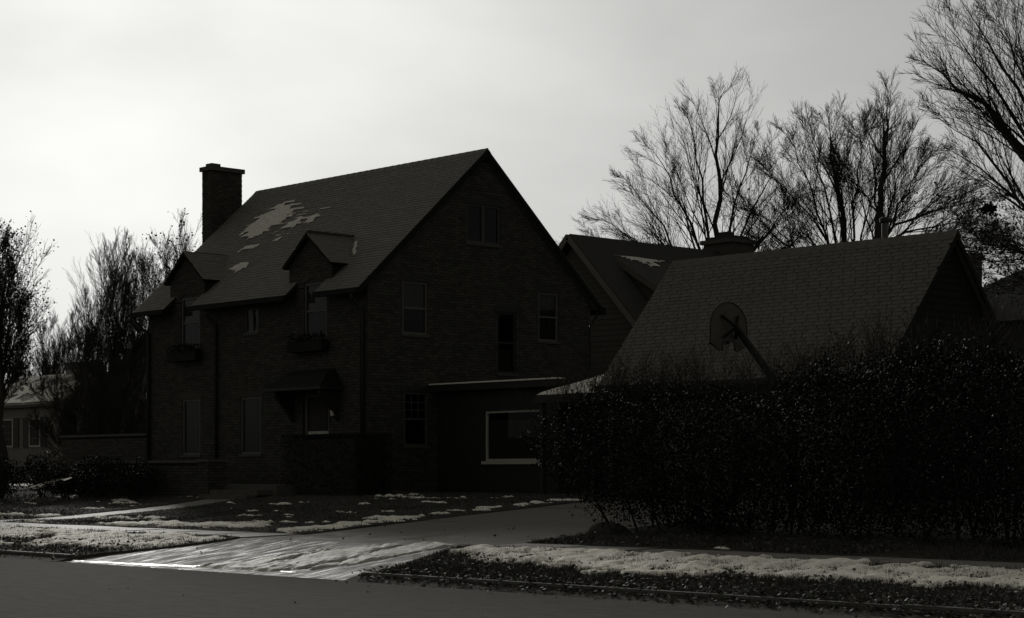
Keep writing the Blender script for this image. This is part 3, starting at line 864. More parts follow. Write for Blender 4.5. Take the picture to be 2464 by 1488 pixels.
sw = window(sr, FS, -37.38, -35.2, 1.88, 3.2, style='one', curtain=2.95, frame='trim_white', sill=False, rec=.06, fw=.06)
MB().fbox(FS, -37.45, -35.15, 1.80, 1.878, -.06, .06).build('sill', M['trim_white'], sw)
lk = thing('link_roof', (-33, 33.6, GRD), 'snow-covered hipped roof of the link beside the garage', 'porch roof')
A_, B_, C_, D_ = Vector((-34.3, 32.55, 3.5)), Vector((-30.8, 32.55, 3.5)), Vector((-30.8, 34.0, 4.02)), Vector((-33.25, 34.0, 4.02))
MB().prism([A_, B_, C_, D_], (0, 0, -.1)).build('roof', M['felt'], lk)
A2 = Vector((-34.3, 35.4, 3.5))
MB().prism([A2, A_, D_], (0, 0, -.1)).build('roof', M['felt'], lk)
MB().prism([C_, D_, A2, Vector((-30.8, 35.4, 3.5))][::-1], (0, 0, -.1)).build('roof', M['felt'], lk)
MB().box(-34.32, -30.8, 32.5, 32.58, 3.3, 3.44).build('fascia', M['trim_dark'], lk)
for px_ in (-34.2, -32.4): MB().box(px_-.06, px_+.06, 32.62, 32.74, GRD-.1, 3.4).build('post', M['trim_dark'], lk)
us_ = np.linspace(0, 1, 44); ws = np.linspace(0, 1, 22)
U, W = np.meshgrid(us_, ws, indexing='ij')
P = np.zeros(U.shape+(3,))
for k in range(3): P[..., k] = (A_[k]+(B_[k]-A_[k])*U)*(1-W) + (D_[k]+(C_[k]-D_[k])*U)*W
P[..., 2] += .03 + .03*fbm(U*9, W*6) - .04*((W < .01) | (U < .01))
ii = np.arange(U.size).reshape(U.shape)
q = np.stack([ii[:-1, :-1], ii[1:, :-1], ii[1:, 1:], ii[:-1, 1:]], -1).reshape(-1, 4)
tag(mesh_obj('link_roof_snow', P.reshape(-1, 3), q, M['snow'], smooth=True), kind='stuff')

# ------------------------------------------------------------------ garage
ga = thing('garage', (-26.6, 33.5, GRD), 'garage with steep shingled roof behind the tall hedge', 'garage')
gX0, gX1, gEY, gEZ, gRY, gRZ = -30.6, -22.7, 31.0, 3.58, 33.5, 6.56
gp = (gRZ-gEZ)/(gRY-gEY)
wf = Fr((0, 31.3, 0), (1, 0, 0), (0, 0, 1), (0, -1, 0))
wall('wall', wf, gX0+.15, gX1-.15, GRD-.2, 3.72, [(-29.2, -26.8, .9, 3.1), (-26.3, -23.9, .9, 3.1)], [], .2, M['siding'], ga)
for a in (-29.2, -26.3):
    dd = MB().fbox(wf, a, a+2.4, .95, 3.1, -.12, -.06).build('garage_door', M['siding_grey'], ga)
    for i in range(4):
        for j in range(4): MB().fbox(wf, a+.06+j*.58, a+.58+j*.58, 1.0+i*.52, 1.46+i*.52, -.058, -.045).build('panel', M['siding_grey'], dd)
gpl2 = [(-gp, 1, gEZ-gp*gEY-.1), (gp, 1, gRZ+gp*gRY-.1)]
wg = Fr((gX1-.15, 0, 0), (0, 1, 0), (0, 0, 1), (1, 0, 0))
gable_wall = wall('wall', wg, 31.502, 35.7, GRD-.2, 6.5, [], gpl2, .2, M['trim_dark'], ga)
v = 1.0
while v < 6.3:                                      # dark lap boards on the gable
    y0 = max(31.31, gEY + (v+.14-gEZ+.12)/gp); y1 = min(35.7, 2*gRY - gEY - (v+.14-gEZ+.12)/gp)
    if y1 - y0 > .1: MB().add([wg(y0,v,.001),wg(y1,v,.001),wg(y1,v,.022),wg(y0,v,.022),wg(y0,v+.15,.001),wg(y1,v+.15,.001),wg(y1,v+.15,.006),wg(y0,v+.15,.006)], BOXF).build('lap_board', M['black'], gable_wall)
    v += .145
wall('wall', Fr((gX0+.15, 0, 0), (0, 1, 0), (0, 0, 1), (-1, 0, 0)), 31.502, 35.498, GRD-.2, 6.5, [], gpl2, .2, M['siding'], ga)
MB().box(gX0+.15, gX1-.352, 35.5, 35.7, GRD-.2, 3.7).build('wall', M['siding'], ga)
FGR = Fr((0, gEY, gEZ), (1, 0, 0), (0, gRY-gEY, gRZ-gEZ), (0, -(gRZ-gEZ), gRY-gEY))
gS = math.hypot(gRY-gEY, gRZ-gEZ)
groof = MB().fbox(FGR, gX0, gX1, 0, gS, -.1, 0).build('roof', M['deck'], ga)
FGB = Fr((0, 2*gRY-gEY, gEZ), (-1, 0, 0), (0, -(gRY-gEY), gRZ-gEZ), (0, gRZ-gEZ, gRY-gEY))
MB().fbox(FGB, -gX1, -gX0, 0, gS-.001, -.1, .01).build('rear_slope', M['shingle_g'], groof)
e3, t3, w3 = .112, .013, .31
rows = []; w = -.03
while w < gS-.05: rows.append((w, gX0-.02, gX1+.02)); w += e3
L = shingle_rows(rows, e3, w3, 9, .022)
pick, rest = pick_pieces(L, FGR, lambda q: q[2] > 1.1)
gmesh = shingle_mesh(w3, .022, e3, t3, M['shingle_g'])
for q in pick: piece('shingle', gmesh, FGR, FGR(q[0], q[2], 0), groof)
shingles_stuff('roof_shingles', FGR, rest, e3, t3, M['shingle_g'], groof)
rc = MB(); x = gX0-.02
while x < gX1:
    y = min(x+.3, gX1+.02)
    rc.add([(x, gRY-.12, gRZ-.12*gp+.012), (y, gRY-.12, gRZ-.12*gp+.02), (y, gRY, gRZ+.035), (x, gRY, gRZ+.028), (x, gRY+.12, gRZ-.12*gp+.03), (y, gRY+.12, gRZ-.12*gp+.03)], [(0,1,2,3),(3,2,5,4)]); x = y
rc.build('ridge_cap', M['shingle_g'], groof)
for (xa, xb) in ((gX1-.02, gX1+.015), (gX0-.015, gX0+.02)):
    for s in (0, 1):
        y0 = gEY if not s else 2*gRY-gEY; yr = gRY-.001 if not s else gRY+.001
        MB().add([(xa,y0,gEZ-.18),(xb,y0,gEZ-.18),(xb,yr,gRZ-.18),(xa,yr,gRZ-.18),(xa,y0,gEZ-.012),(xb,y0,gEZ-.012),(xb,yr,gRZ-.012),(xa,yr,gRZ-.012)], BOXF).build('bargeboard', M['black'], groof)
MB().box(gX0-.05, gX1+.05, gEY-.1, gEY+.01, gEZ-.15, gEZ-.03).build('gutter', M['trim_dark'], ga)
MB().box(gX0+.1, gX0+.22, 31.2, 31.29, GRD, 3.5).build('corner_board', M['trim'], ga)
vp = MB().tube([(-24.6, 33.62, 6.3), (-24.6, 33.62, 6.98)], .07, 12).build('vent_pipe', M['metal'], ga, smooth=False)
MB().tube([(-24.6, 33.62, 6.93), (-24.6, 33.62, 6.96), (-24.6, 33.62, 7.02), (-24.6, 33.62, 7.05)], [.105, .115, .115, .07], 12).build('vent_cap', M['trim_dark'], vp)

# ------------------------------------------------------------------ basketball hoop
bh = thing('basketball_hoop', (-23.6, 29.4, .98), 'basketball backboard on a bent pole, seen from behind above the hedge', 'basketball hoop')
bx, by = -25.3, 29.35
prof = [(.56, 0.0)]
pts = [(-.56, .14), (-.3, 0.0), (-.2, .0), (-.17, .18), (.17, .18), (.2, .0), (.3, 0.0), (.56, .14), (.56, .48)]
for i in range(1, 12):
    a = math.pi*i/12; pts.append((.56*math.cos(a), .48+.50*math.sin(a)))
pts.append((-.56, .48))
fb = Fr((bx, by, 4.04), (0, 1, 0), (0, 0, 1), (1, 0, 0))
bo = MB()
n = len(pts)
bo.prism([fb(p[0], p[1], 0) for p in pts], (-.03, 0, 0))
board = bo.build('backboard', M['board'], bh)
rimb = MB()
for i in range(n):
    p, q = pts[i], pts[(i+1) % n]
    rimb.tube([fb(p[0], p[1], .004), fb(q[0], q[1], .004)], .009, 5)
rimb.build('backboard_edge', M['pole'], board)
MB().tube([(-23.7, 29.4, .9), (-23.7, 29.4, 2.75), (-23.82, 29.4, 3.02), (-24.1, 29.38, 3.34), (bx+.2, by, 4.5)], [.085, .085, .085, .082, .07], 10).build('pole', M['pole'], bh, smooth=True)
for s in (-1, 1):
    MB().tube([(bx+.2, by, 4.5), (bx+.03, by+s*.25, 4.74)], .03, 6).build('brace', M['pole'], bh)
    MB().tube([(bx+.2, by, 4.5), (bx+.03, by+s*.2, 4.3)], .03, 6).build('brace', M['pole'], bh)
rp = [(bx-.27+.225*math.cos(a), by+.225*math.sin(a), 4.2) for a in np.linspace(0, 2*math.pi, 19)]
rim = MB().tube(rp, .01, 6, False).tube([(bx-.03, by, 4.2), (bx-.06, by, 4.2)], .02, 6).build('rim', M['pole'], bh)
nb = MB()
for k in range(12):
    a0 = 2*math.pi*k/12
    for s in (-1, 1):
        nb.tube([(bx-.27+r*math.cos(a0+s*d_), by+r*math.sin(a0+s*d_), z) for r, d_, z in ((.225, 0, 4.2), (.18, .26, 4.05), (.15, .52, 3.92), (.14, .78, 3.82))], .005, 3, False)
nb.build('net', M['net'], rim)

# ------------------------------------------------------------------ neighbouring buildings
def gable_house(name, label, corners, gz0, ez, rz_, axis_, wall_m, roof_m, trim='trim', ov=.25, boards=None, bstep=.16):
    x0, x1, y0, y1 = corners
    r = thing(name, ((x0+x1)/2, (y0+y1)/2, gz0), label, 'house')
    w_ = MB().box(x0, x1, y0, y1, gz0-.3, ez).build('wall', M[wall_m], r)
    if axis_ == 'Y':
        m_ = (x0+x1)/2; h = (x1-x0)/2; p = (rz_-ez)/(h+ov)
        gb = MB()
        gb.prism([(x0, y0, ez+.002), (x1, y0, ez+.002), (m_, y0, ez+.002+p*h)], (0, y1-y0, 0)).build('gable_wall', M[wall_m], r)
        for s in (-1, 1):
            f = Fr((m_+s*(h+ov), y0-ov, ez-.05), (0, 1, 0), (-s*(h+ov), 0, rz_-ez), (s*(rz_-ez), 0, h+ov)); Ls = math.hypot(h+ov, rz_-ez)
            rf = MB().fbox(f, 0, y1-y0+2*ov, 0, Ls, .002, .14).build('roof', M[roof_m], r)
            MB().fbox(f, -.03, -.002, 0, Ls-.01, -.10, .10).build('bargeboard', M[trim], rf)
    else:
        m_ = (y0+y1)/2; h = (y1-y0)/2; p = (rz_-ez)/(h+ov)
        MB().prism([(x0, y0, ez+.002), (x0, y1, ez+.002), (x0, m_, ez+.002+p*h)], (x1-x0, 0, 0)).build('gable_wall', M[wall_m], r)
        for s in (-1, 1):
            f = Fr((x0-ov, m_+s*(h+ov), ez-.05), (1, 0, 0), (0, -s*(h+ov), rz_-ez), (0, s*(rz_-ez), h+ov)); Ls = math.hypot(h+ov, rz_-ez)
            rf = MB().fbox(f, 0, x1-x0+2*ov, 0, Ls, .002, .14).build('roof', M[roof_m], r)
            MB().fbox(f, x1-x0+2*ov+.002, x1-x0+2*ov+.03, 0, Ls-.01, -.10, .10).build('bargeboard', M[trim], rf)
    return r
# clapboard house behind the brick house
nbh = gable_house('clapboard_house', 'clapboard house with pale gable trim between brick house and garage', (-50.6, -42.0, 45.7, 53.0), 1.1, 5.0, 9.62, 'Y', 'siding', 'felt', 'trim', .3)
fn = Fr((0, 45.7, 0), (1, 0, 0), (0, 0, 1), (0, -1, 0))
v = 1.3; cn = 0
pn = (9.62-5.0)/(4.3+.3)
while v < 9.1:
    hw = 4.3 if v+.17 < 5 else 4.3 - (v+.17-5)/pn
    if hw > .15:
        MB().add([fn(-46.3-hw,v,.001),fn(-46.3+hw,v,.001),fn(-46.3+hw,v,.026),fn(-46.3-hw,v,.026),fn(-46.3-hw,v+.185,.001),fn(-46.3+hw,v+.185,.001),fn(-46.3+hw,v+.185,.006),fn(-46.3-hw,v+.185,.006)], BOXF).build('clapboard', M['siding'], nbh)
    v += .18
# shed dormer with snow on it
pr_ = pn
dq = MB().prism([(-45.5, 46.9, 8.85), (-42.7, 46.9, 7.25), (-42.7, 46.9, 5.9)], (0, 5.4, 0)).build('shed_dormer', M['siding'], nbh)
MB().prism([(-45.7, 46.75, 9.06), (-42.4, 46.75, 7.16), (-42.4, 46.75, 7.04), (-45.7, 46.75, 8.92)], (0, 5.8, 0)).build('dormer_roof', M['felt'], dq)
MB().prism([(-45.5, 46.72, 8.92), (-42.38, 46.72, 7.12), (-42.38, 46.72, 6.95), (-45.5, 46.72, 8.76)], (0, .028, 0)).build('dormer_trim', M['trim'], dq)
us_ = np.arange(0, 2.0, .05); ws = np.arange(0, 5.6, .06); U, W = np.meshgrid(us_, ws, indexing='ij')
k = (fbm(U*3, W*1.2)-.5)*1.2 + .3 - U*.75 + .06*(W-1.5)
P = np.stack([-45.68+U, 46.85+W, 9.06-U*.576+.02+.03*np.clip(k, 0, .5)-.06*(k <= 0)], -1)
ii = np.arange(U.size).reshape(U.shape); q = np.stack([ii[:-1, :-1], ii[1:, :-1], ii[1:, 1:], ii[:-1, 1:]], -1)
keep = (k[:-1, :-1] > 0) & (k[1:, 1:] > 0)
tag(mesh_obj('dormer_snow', P.reshape(-1, 3), q[keep], M['snow_thin']), kind='stuff')
nc = MB().box(-46.9, -45.5, 53.0, 54.2, 4, 9.95).build('chimney', M['brick'], nbh)
MB().box(-47.0, -45.4, 52.9, 54.3, 9.952, 10.1).build('chimney_cap', M['sill'], nc)
MB().box(-46.8, -45.6, 53.1, 54.1, 10.102, 10.22).build('chimney_crown', M['brick'], nc)
MB().box(-46.5, -46.1, 53.4, 53.8, 10.222, 10.42).build('flue', M['brick'], nc)

# house beyond the garage on the right
rh = thing('hipped_house', (-28, 50, 1.1), 'dark hip-roofed house half hidden behind the right end of the garage', 'house')
MB().box(-33.2, -22, 46.6, 54, .8, 5.8).build('wall', M['siding'], rh)
e_ = .4; z0, z1 = 5.802, 7.75
rv = [(-33.2-e_, 46.6-e_, z0), (-22+e_, 46.6-e_, z0), (-22+e_, 54+e_, z0), (-33.2-e_, 54+e_, z0), (-31.6, 50.3, z1), (-24, 50.3, z1)]
mesh_obj('roof', rv, [(0, 1, 5, 4), (1, 2, 5), (2, 3, 4, 5), (3, 0, 4), (3, 2, 1, 0)], M['felt'], rh)
c2 = MB().box(-32.1, -31.5, 47.0, 47.75, 5.0, 7.8).build('chimney', M['brick'], rh)
MB().box(-32.16, -31.44, 46.94, 47.81, 7.802, 7.9).build('chimney_cap', M['sill'], c2)

# far white house with shutters on the left
fh = gable_house('white_cottage', 'small far white cottage with dark shutters and broad chimney', (-86, -75.2, 42.5, 47.0), 1.1, 4.55, 6.0, 'X', 'siding_white', 'shingle', 'trim')
f5 = Fr((0, 42.5, 0), (1, 0, 0), (0, 0, 1), (0, -1, 0))
v = 2.65
while v < 4.5:
    MB().add([f5(-86,v,.001),f5(-75.2,v,.001),f5(-75.2,v,.022),f5(-86,v,.022),f5(-86,v+.2,.001),f5(-75.2,v+.2,.001),f5(-75.2,v+.2,.005),f5(-86,v+.2,.005)], BOXF).build('clapboard', M['siding_white'], fh); v += .2
for u in (-79.9, -77.4):
    wn_ = MB().fbox(f5, u-.52, u+.52, 2.72, 4.02, .023, .05).build('window', M['trim_white'], fh)
    MB().fbox(f5, u-.42, u+.42, 2.8, 3.95, .051, .056).build('pane', M['felt'], wn_)
    mb = MB()
    for i in (1, 2): mb.fbox(f5, u-.42+.28*i-.012, u-.42+.28*i+.012, 2.8, 3.95, .0565, .07)
    for i in (1, 2, 3): mb.fbox(f5, u-.42, u+.42, 2.8+.29*i-.012, 2.8+.29*i+.012, .057, .068)
    mb.build('muntins', M['trim'], wn_)
    for s in (-1, 1): MB().fbox(f5, u+s*.8-.25, u+s*.8+.25, 2.7, 4.05, .023, .055).build('shutter', M['trim_dark'], fh)
fc = MB().box(-78.4, -76.9, 44.6, 45.6, 4, 6.3).build('chimney', M['stucco'], fh)
MB().box(-78.46, -76.84, 44.54, 45.66, 6.302, 6.62).build('chimney_cap', M['trim_dark'], fc)
us_ = np.arange(0, 10.6, .12); ws = np.arange(0, 1, .045); U, W = np.meshgrid(us_, ws, indexing='ij')
k = .35 + (fbm(U*.7, W*4)-.5)*1.6 - .25*W
P = np.stack([-85.9+U, 42.3+2.4*W, 4.62+1.4*W+.1+.03*np.clip(k, 0, .5)-.08*(k <= 0)], -1)
ii = np.arange(U.size).reshape(U.shape); q = np.stack([ii[:-1, :-1], ii[1:, :-1], ii[1:, 1:], ii[:-1, 1:]], -1)
keep = (k[:-1, :-1] > 0) & (k[1:, 1:] > 0)
tag(mesh_obj('cottage_roof_snow', P.reshape(-1, 3), q[keep], M['snow_thin']), kind='stuff')
# larger grey house further back
gh = gable_house('grey_gabled_house', 'far grey gabled house seen through branches at the brick house corner', (-87.4, -78.0, 52.5, 60), 1.1, 6.5, 9.3, 'Y', 'siding_grey', 'felt', 'sill')
f6 = Fr((0, 52.5, 0), (1, 0, 0), (0, 0, 1), (0, -1, 0))
for (u, v0_, v1_) in ((-85.9, 4.8, 6.1), (-83.9, 4.8, 6.1), (-85.9, 2.3, 3.7), (-83.9, 2.3, 3.7)):
    wn_ = MB().fbox(f6, u-.5, u+.5, v0_, v1_, .0, .04).build('window', M['sill'], gh)
    MB().fbox(f6, u-.42, u+.42, v0_+.08, v1_-.08, .041, .047).build('pane', M['trim_dark'], wn_)

# ------------------------------------------------------------------ plants
def prisms(segs, sides):
    S = np.asarray(segs, float)
    p0, p1, r0, r1 = S[:, 0:3], S[:, 3:6], S[:, 6], S[:, 7]
    d = p1-p0; d /= np.maximum(np.linalg.norm(d, axis=1), 1e-6)[:, None]
    ref = np.where(np.abs(d[:, 2:3]) < .9, np.array([[0, 0, 1.]]), np.array([[1., 0, 0]]))
    a = np.cross(d, ref); a /= np.linalg.norm(a, axis=1)[:, None]; c = np.cross(d, a)
    V = []
    for p, r in ((p0, r0), (p1, r1)):
        for k in range(sides):
            t_ = 2*np.pi*k/sides; V.append(p + r[:, None]*(np.cos(t_)*a + np.sin(t_)*c))
    V = np.stack(V, 1).reshape(-1, 3); n = len(S)
    f = np.array([(k, (k+1) % sides, sides+(k+1) % sides, sides+k) for k in range(sides)])
    return V, (np.arange(n)[:, None, None]*2*sides + f[None]).reshape(-1, 4)

def norm(v):
    l = math.sqrt(v[0]**2+v[1]**2+v[2]**2) or 1; return (v[0]/l, v[1]/l, v[2]/l)
def grow(out, tips, r_, p, d, L, rad, lvl, mx, up, rmin, dens, spread):
    steps = (7, 5, 3, 2)[min(lvl, 3)] if lvl < mx else 2
    st = L/steps
    for i in range(steps):
        d = norm((d[0]+r_.gauss(0, .05), d[1]+r_.gauss(0, .05), d[2]+r_.gauss(0, .05)+up))
        q = (p[0]+d[0]*st, p[1]+d[1]*st, p[2]+d[2]*st)
        ra = max(rmin, rad*(1-.9*i/steps)); rb_ = max(rmin*.6, rad*(1-.9*(i+1)/steps))
        out.append((*p, *q, ra, rb_)); p = q
        if lvl < mx:
            for _ in range(dens + (r_.random() < .5)):
                ax = (r_.gauss(0, 1), r_.gauss(0, 1), r_.gauss(0, .7)); dot = ax[0]*d[0]+ax[1]*d[1]+ax[2]*d[2]
                s = norm((ax[0]-dot*d[0], ax[1]-dot*d[1], ax[2]-dot*d[2])); k = r_.uniform(.55, 1.0)*spread
                nd = norm((d[0]+s[0]*k, d[1]+s[1]*k, d[2]+s[2]*k+.06))
                cl_ = L*r_.uniform(.28, .5)*(1-.55*i/steps) + .08
                grow(out, tips, r_, p, nd, cl_, max(rmin*.8, rb_*.55), lvl+1, mx, up, rmin*.85, dens, spread)
    if lvl >= mx-1: tips.append(p)

def tree(name, label, cat, base, fork, limbs, tr, group=None, rmin=.007, mx=2, up=.008, dens=1, spread=.64, seed=1, leaves=0, leaf_zone=None, leaf_size=.11, bark='bark', sub=16, curve=.45, leaf_m='leaf_dead', sublen=.7, dr=.38):
    r_ = random.Random(seed)
    B = Vector(base); root = thing(name, base, label, cat, group)
    big = []; fine = []; tips = []
    F_ = B + Vector(fork)
    pp = [B + (F_-B)*t_ + Vector((r_.gauss(0, .05), r_.gauss(0, .05), 0))*(0 < t_ < 1) for t_ in (0, .33, .66, 1)]
    for i in range(3): big.append((*pp[i], *pp[i+1], tr*(1.15-.1*i), tr*(1.05-.1*i)))
    for (lat, z, *rest_) in limbs:
        dep = rest_[0] if rest_ else r_.uniform(-1, 1)*max(1.0, abs(lat)*.7)
        tip = Vector((B.x, B.y, 0)) + RGT*lat + FWD*dep + Vector((0, 0, z))
        first = not fine
        st = F_ if first else F_ - (F_-B)*r_.uniform(0, .3)
        ln = (tip-st).length
        ctl = st + (tip-st)*curve; ctl.z += ln*.10 ; ctl -= (RGT*lat+FWD*dep)*.12
        n = 10; pts_ = []
        for i in range(n+1):
            t_ = i/n; q = st*(1-t_)**2 + ctl*2*t_*(1-t_) + tip*t_*t_
            q += Vector((r_.gauss(0, 1), r_.gauss(0, 1), r_.gauss(0, .5)))*ln*.011*(t_ > 0); pts_.append(q)
        r0 = tr*.62 if first else tr*dr*(ln/9)**.5
        for i in range(n):
            ra, rb_ = max(rmin*1.3, r0*(1-i/n)**.9), max(rmin, r0*(1-(i+1)/n)**.9); big.append((*pts_[i], *pts_[i+1], ra, rb_))
        for k in range(sub):
            t_ = .2 + .79*(k+r_.random())/sub; j = min(int(t_*n), n-1); q = pts_[j].lerp(pts_[j+1], t_*n-j); d = (pts_[j+1]-pts_[j]).normalized()
            ax = Vector((r_.gauss(0, 1), r_.gauss(0, 1), r_.gauss(0, .6))); s = (ax-d*ax.dot(d)).normalized(); kk = r_.uniform(.5, 1)*spread
            nd = (d+s*kk+Vector((0, 0, .15))).normalized()
            grow(fine, tips, r_, tuple(q), tuple(nd), (ln*sublen*(1-t_)+.55)*r_.uniform(.7, 1.1), max(rmin, min(.04, r0*(1-t_)*.62)), 0, mx, up, rmin, dens, spread)
        tips.append(tuple(tip))
    V, F = prisms(big, 7); mesh_obj('trunk', V, F, M[bark], root, smooth=True)
    V, F = prisms(fine, 3); mesh_obj('crown', V, F, M['twig'], root)
    if leaves:
        T = np.array(tips)
        if leaf_zone is not None: T = T[leaf_zone(T)]
        if len(T):
            P = T[rng.integers(0, len(T), leaves)] + rng.normal(size=(leaves, 3))*.14
            V, F = quads_at(P, leaf_size, 0, .75); mesh_obj('leaves', V, F, M[leaf_m], root)
    return root

def at_cam(lat_over_d, d): p = FWD*d + RGT*(lat_over_d*d); return p
# three bare maples behind the garage
tree('bare_tree', 'broad bare tree left of the chimney behind the garage', 'tree', (-50.4, 57.6, 1.1), (0, 0, 7.4),
     [(.2, 16.9), (-5.2, 10.9), (-4.6, 12.0), (-3.7, 13.2), (-2.7, 14.7), (-1.0, 16.2), (1.8, 15.2), (2.8, 14.4), (-4.9, 9.7), (-1.9, 13.4), (3.4, 12.3), (-3.8, 10.6), (2.9, 10.6), (-5.7, 10.2), (4.2, 11.4), (3.9, 13.0)], .23, 'bare trees behind the garage', seed=3, rmin=.0068, sub=10, curve=.55)
tree('bare_tree', 'bare many-stemmed tree in the middle behind the garage roof', 'tree', (-38.3, 50.3, 1.1), (0, 0, 6.8),
     [(-.6, 13.1), (-2.0, 12.5), (-1.3, 12.9), (.45, 12.8), (-2.7, 11.4), (-3.2, 10.2), (1.2, 11.6), (-.1, 11.4), (-3.0, 9.2), (-2.0, 10.4), (1.9, 10.4), (-3.7, 11.0)], .19, 'bare trees behind the garage', seed=8, rmin=.0065, sub=10, leaves=160, leaf_size=.09, curve=.55)
tree('bare_tree', 'tall bare tree with straight trunk rising beside the vent pipe', 'tree', (-36.2, 49.2, 1.1), (0, 0, 8.6),
     [(.42, 13.6), (-.3, 12.7), (1.0, 12.4), (1.8, 11.7), (2.5, 10.8), (3.3, 10.3), (2.9, 8.9), (-1.0, 11.4), (3.5, 9.4), (-1.7, 11.2), (4.2, 10.4), (4.1, 8.9), (1.4, 11.4)], .18, 'bare trees behind the garage', seed=5, rmin=.0065, sub=10, leaves=600, leaf_zone=lambda T: T[:, 2] < 10.6, leaf_size=.10)
# big spreading tree at the right edge
tree('spreading_tree', 'big spreading tree reaching in from the right edge, last leaves below', 'tree', (-24.1, 41.7, 1.1), (-.4, -.3, 6.0),
     [(-4.3, 11.6, .5), (-4.1, 10.9, -.6), (-3.9, 12.4, 0), (-3.4, 13.2, .8), (-3.9, 10.2, .3), (-3.6, 9.7, 1.2), (-2.3, 14.2, -.5), (-3.0, 12.2, -1.4), (-1.6, 14.6, 1), (-2.9, 6.9, .6), (-3.3, 7.5, .2), (-2.5, 7.2, 1.5), (-2.6, 6.2, -.3), (-.5, 14.8, .3), (1.5, 13, 0), (3.5, 11, 0)], .27, seed=21, rmin=.006, sub=10, leaves=800, leaf_zone=lambda T: T[:, 2] < 8.3, leaf_size=.095, up=.01, spread=.65, curve=.5)
dn = thing('squirrel_nest', (-26.9, 40.9, 7.9), 'dark leaf nest in a low fork of the spreading tree at right', 'nest')
V, F = quads_at(np.array([-26.0, 39.7, 7.93]) + rng.normal(size=(160, 3))*np.array([.08, .08, .06]), .12)
dn.location = (-26.0, 39.7, 7.9); WL[dn] = np.array([-26.0, 39.7, 7.9])
tag(mesh_obj('leaf_ball', V, F, M['leaf_d'], dn), kind='stuff')
tree('far_right_tree', 'low twiggy tree behind the hip-roofed house at right edge', 'tree', (-40.5, 67.5, 1.1), (0, 0, 3.0),
     [(-1.6, 8.2), (-.9, 9.0), (.2, 9.4), (1.2, 9.2), (2.0, 8.6), (-1.2, 7.2), (.8, 7.5)], .2, seed=33, rmin=.011, sub=9, leaves=500, leaf_size=.2, up=.04)

# row of upright bare trees at the left, far behind
row = [((-86.6, 47.9), 9.0, 1.5, 'leftmost slim tree of the far left row, near the cottage chimney'), ((-81.3, 46.3), 8.8, 1.4, 'slim bare tree just right of the cottage chimney'),
       ((-79.2, 47.5), 10.0, 1.6, 'bare tree third from left in the far left row'), ((-71.9, 43.0), 11.4, 1.4, 'tall bare tree nearest the brick house in the far left row'),
       ((-76.2, 46.3), 12.1, 1.3, 'tall slender bare tree behind the left gutter of the brick house'), ((-80.9, 50.0), 12.0, 1.7, 'far bare tree whose top shows left of the left dormer'),
       ((-73.1, 46.6), 11.7, 1.5, 'twiggy tree behind the left dormer'), ((-69.0, 45.0), 11.9, 1.7, 'twiggy tree with clinging leaves beside the big chimney'),
       ((-88.0, 50.0), 8.2, 2.2, 'low bushy bare tree behind the white cottage'), ((-75.8, 44.2), 9.4, 1.3, 'short bare tree in the middle of the far left row')]
for i, ((x, y), h, w_, lab) in enumerate(row):
    r_ = random.Random(100+i)
    lim = [(r_.uniform(-w_, w_), h*r_.uniform(.6, .95)) for _ in range(5)] + [(r_.gauss(0, .2), h), (r_.gauss(0, .4), h*.95)]
    tree('upright_tree', lab, 'tree', (x, y, 1.1), (0, 0, 2.2), lim, .11, 'bare trees at the far left', seed=50+i, rmin=.0065, sub=9, mx=2, up=.04, spread=.5, leaves=450 if i in (7, 6) else 0, leaf_size=.13, bark='bark_pale' if i == 3 else 'bark', dr=.5)
# leafy tree at the left edge
tree('leafy_oak', 'tall tree with clinging dark leaves cut by the left edge', 'tree', (-60.6, 31.9, 1.05), (0, 0, 3.2),
     [(-.1, 10.0), (.3, 9.2), (.9, 7.4), (.5, 8.3), (.8, 6.6), (.1, 9.5), (-.9, 9.8), (-1.6, 8.4), (.7, 5.8), (.6, 4.9), (-.4, 7.6)], .24, seed=71, rmin=.0075, sub=12, leaves=6500, leaf_size=.085, leaf_m='needle', up=.05)
# evergreen by the left corner of the house, behind
def bush(name, label, cat, c, size, n, leaf, m, group=None, stems=6, pointy=False, noise=.25, base_gap=.1):
    c = np.array(c, float); root = thing(name, tuple(c), label, cat, group)
    P = rng.normal(size=(n, 3)); P /= np.linalg.norm(P, axis=1)[:, None]
    rad = rng.random(n)**.38
    th = np.arctan2(P[:, 1], P[:, 0]); bump_ = 1 + noise*(fbm(th*1.6+c[0], P[:, 2]*2.2+c[1], 3)-.5)*2
    Q = P*rad[:, None]*bump_[:, None]
    Q[:, 2] = (Q[:, 2]+1)/2
    if pointy: Q[:, :2] *= (1.15-Q[:, 2:3])*1.1
    Q = Q*np.array([size[0], size[1], size[2]]); Q[:, 2] += base_gap
    V, F = quads_at(c+Q, leaf, 0, .65); mesh_obj('foliage', V, F, M[m], root)
    for k in range(stems):
        a = 2*math.pi*k/stems + rnd.random(); e1 = Vector(c)+Vector((math.cos(a)*size[0]*.6, math.sin(a)*size[1]*.6, size[2]*rnd.uniform(.6, .9)))
        b0 = Vector(c)+Vector((math.cos(a)*.06, math.sin(a)*.06, -.05)); MB().tube([b0, b0.lerp(e1, .5)+Vector((0, 0, .1)), e1], [.022, .016, .006], 4).build('stem', M['twig'], root)
    return root
bush('evergreen_tree', 'dark rounded evergreen standing before the white cottage at left edge', 'shrub', (-74.2, 38.2, 1.1), (.9, .9, 2.6), 2500, .16, 'needle', stems=3)

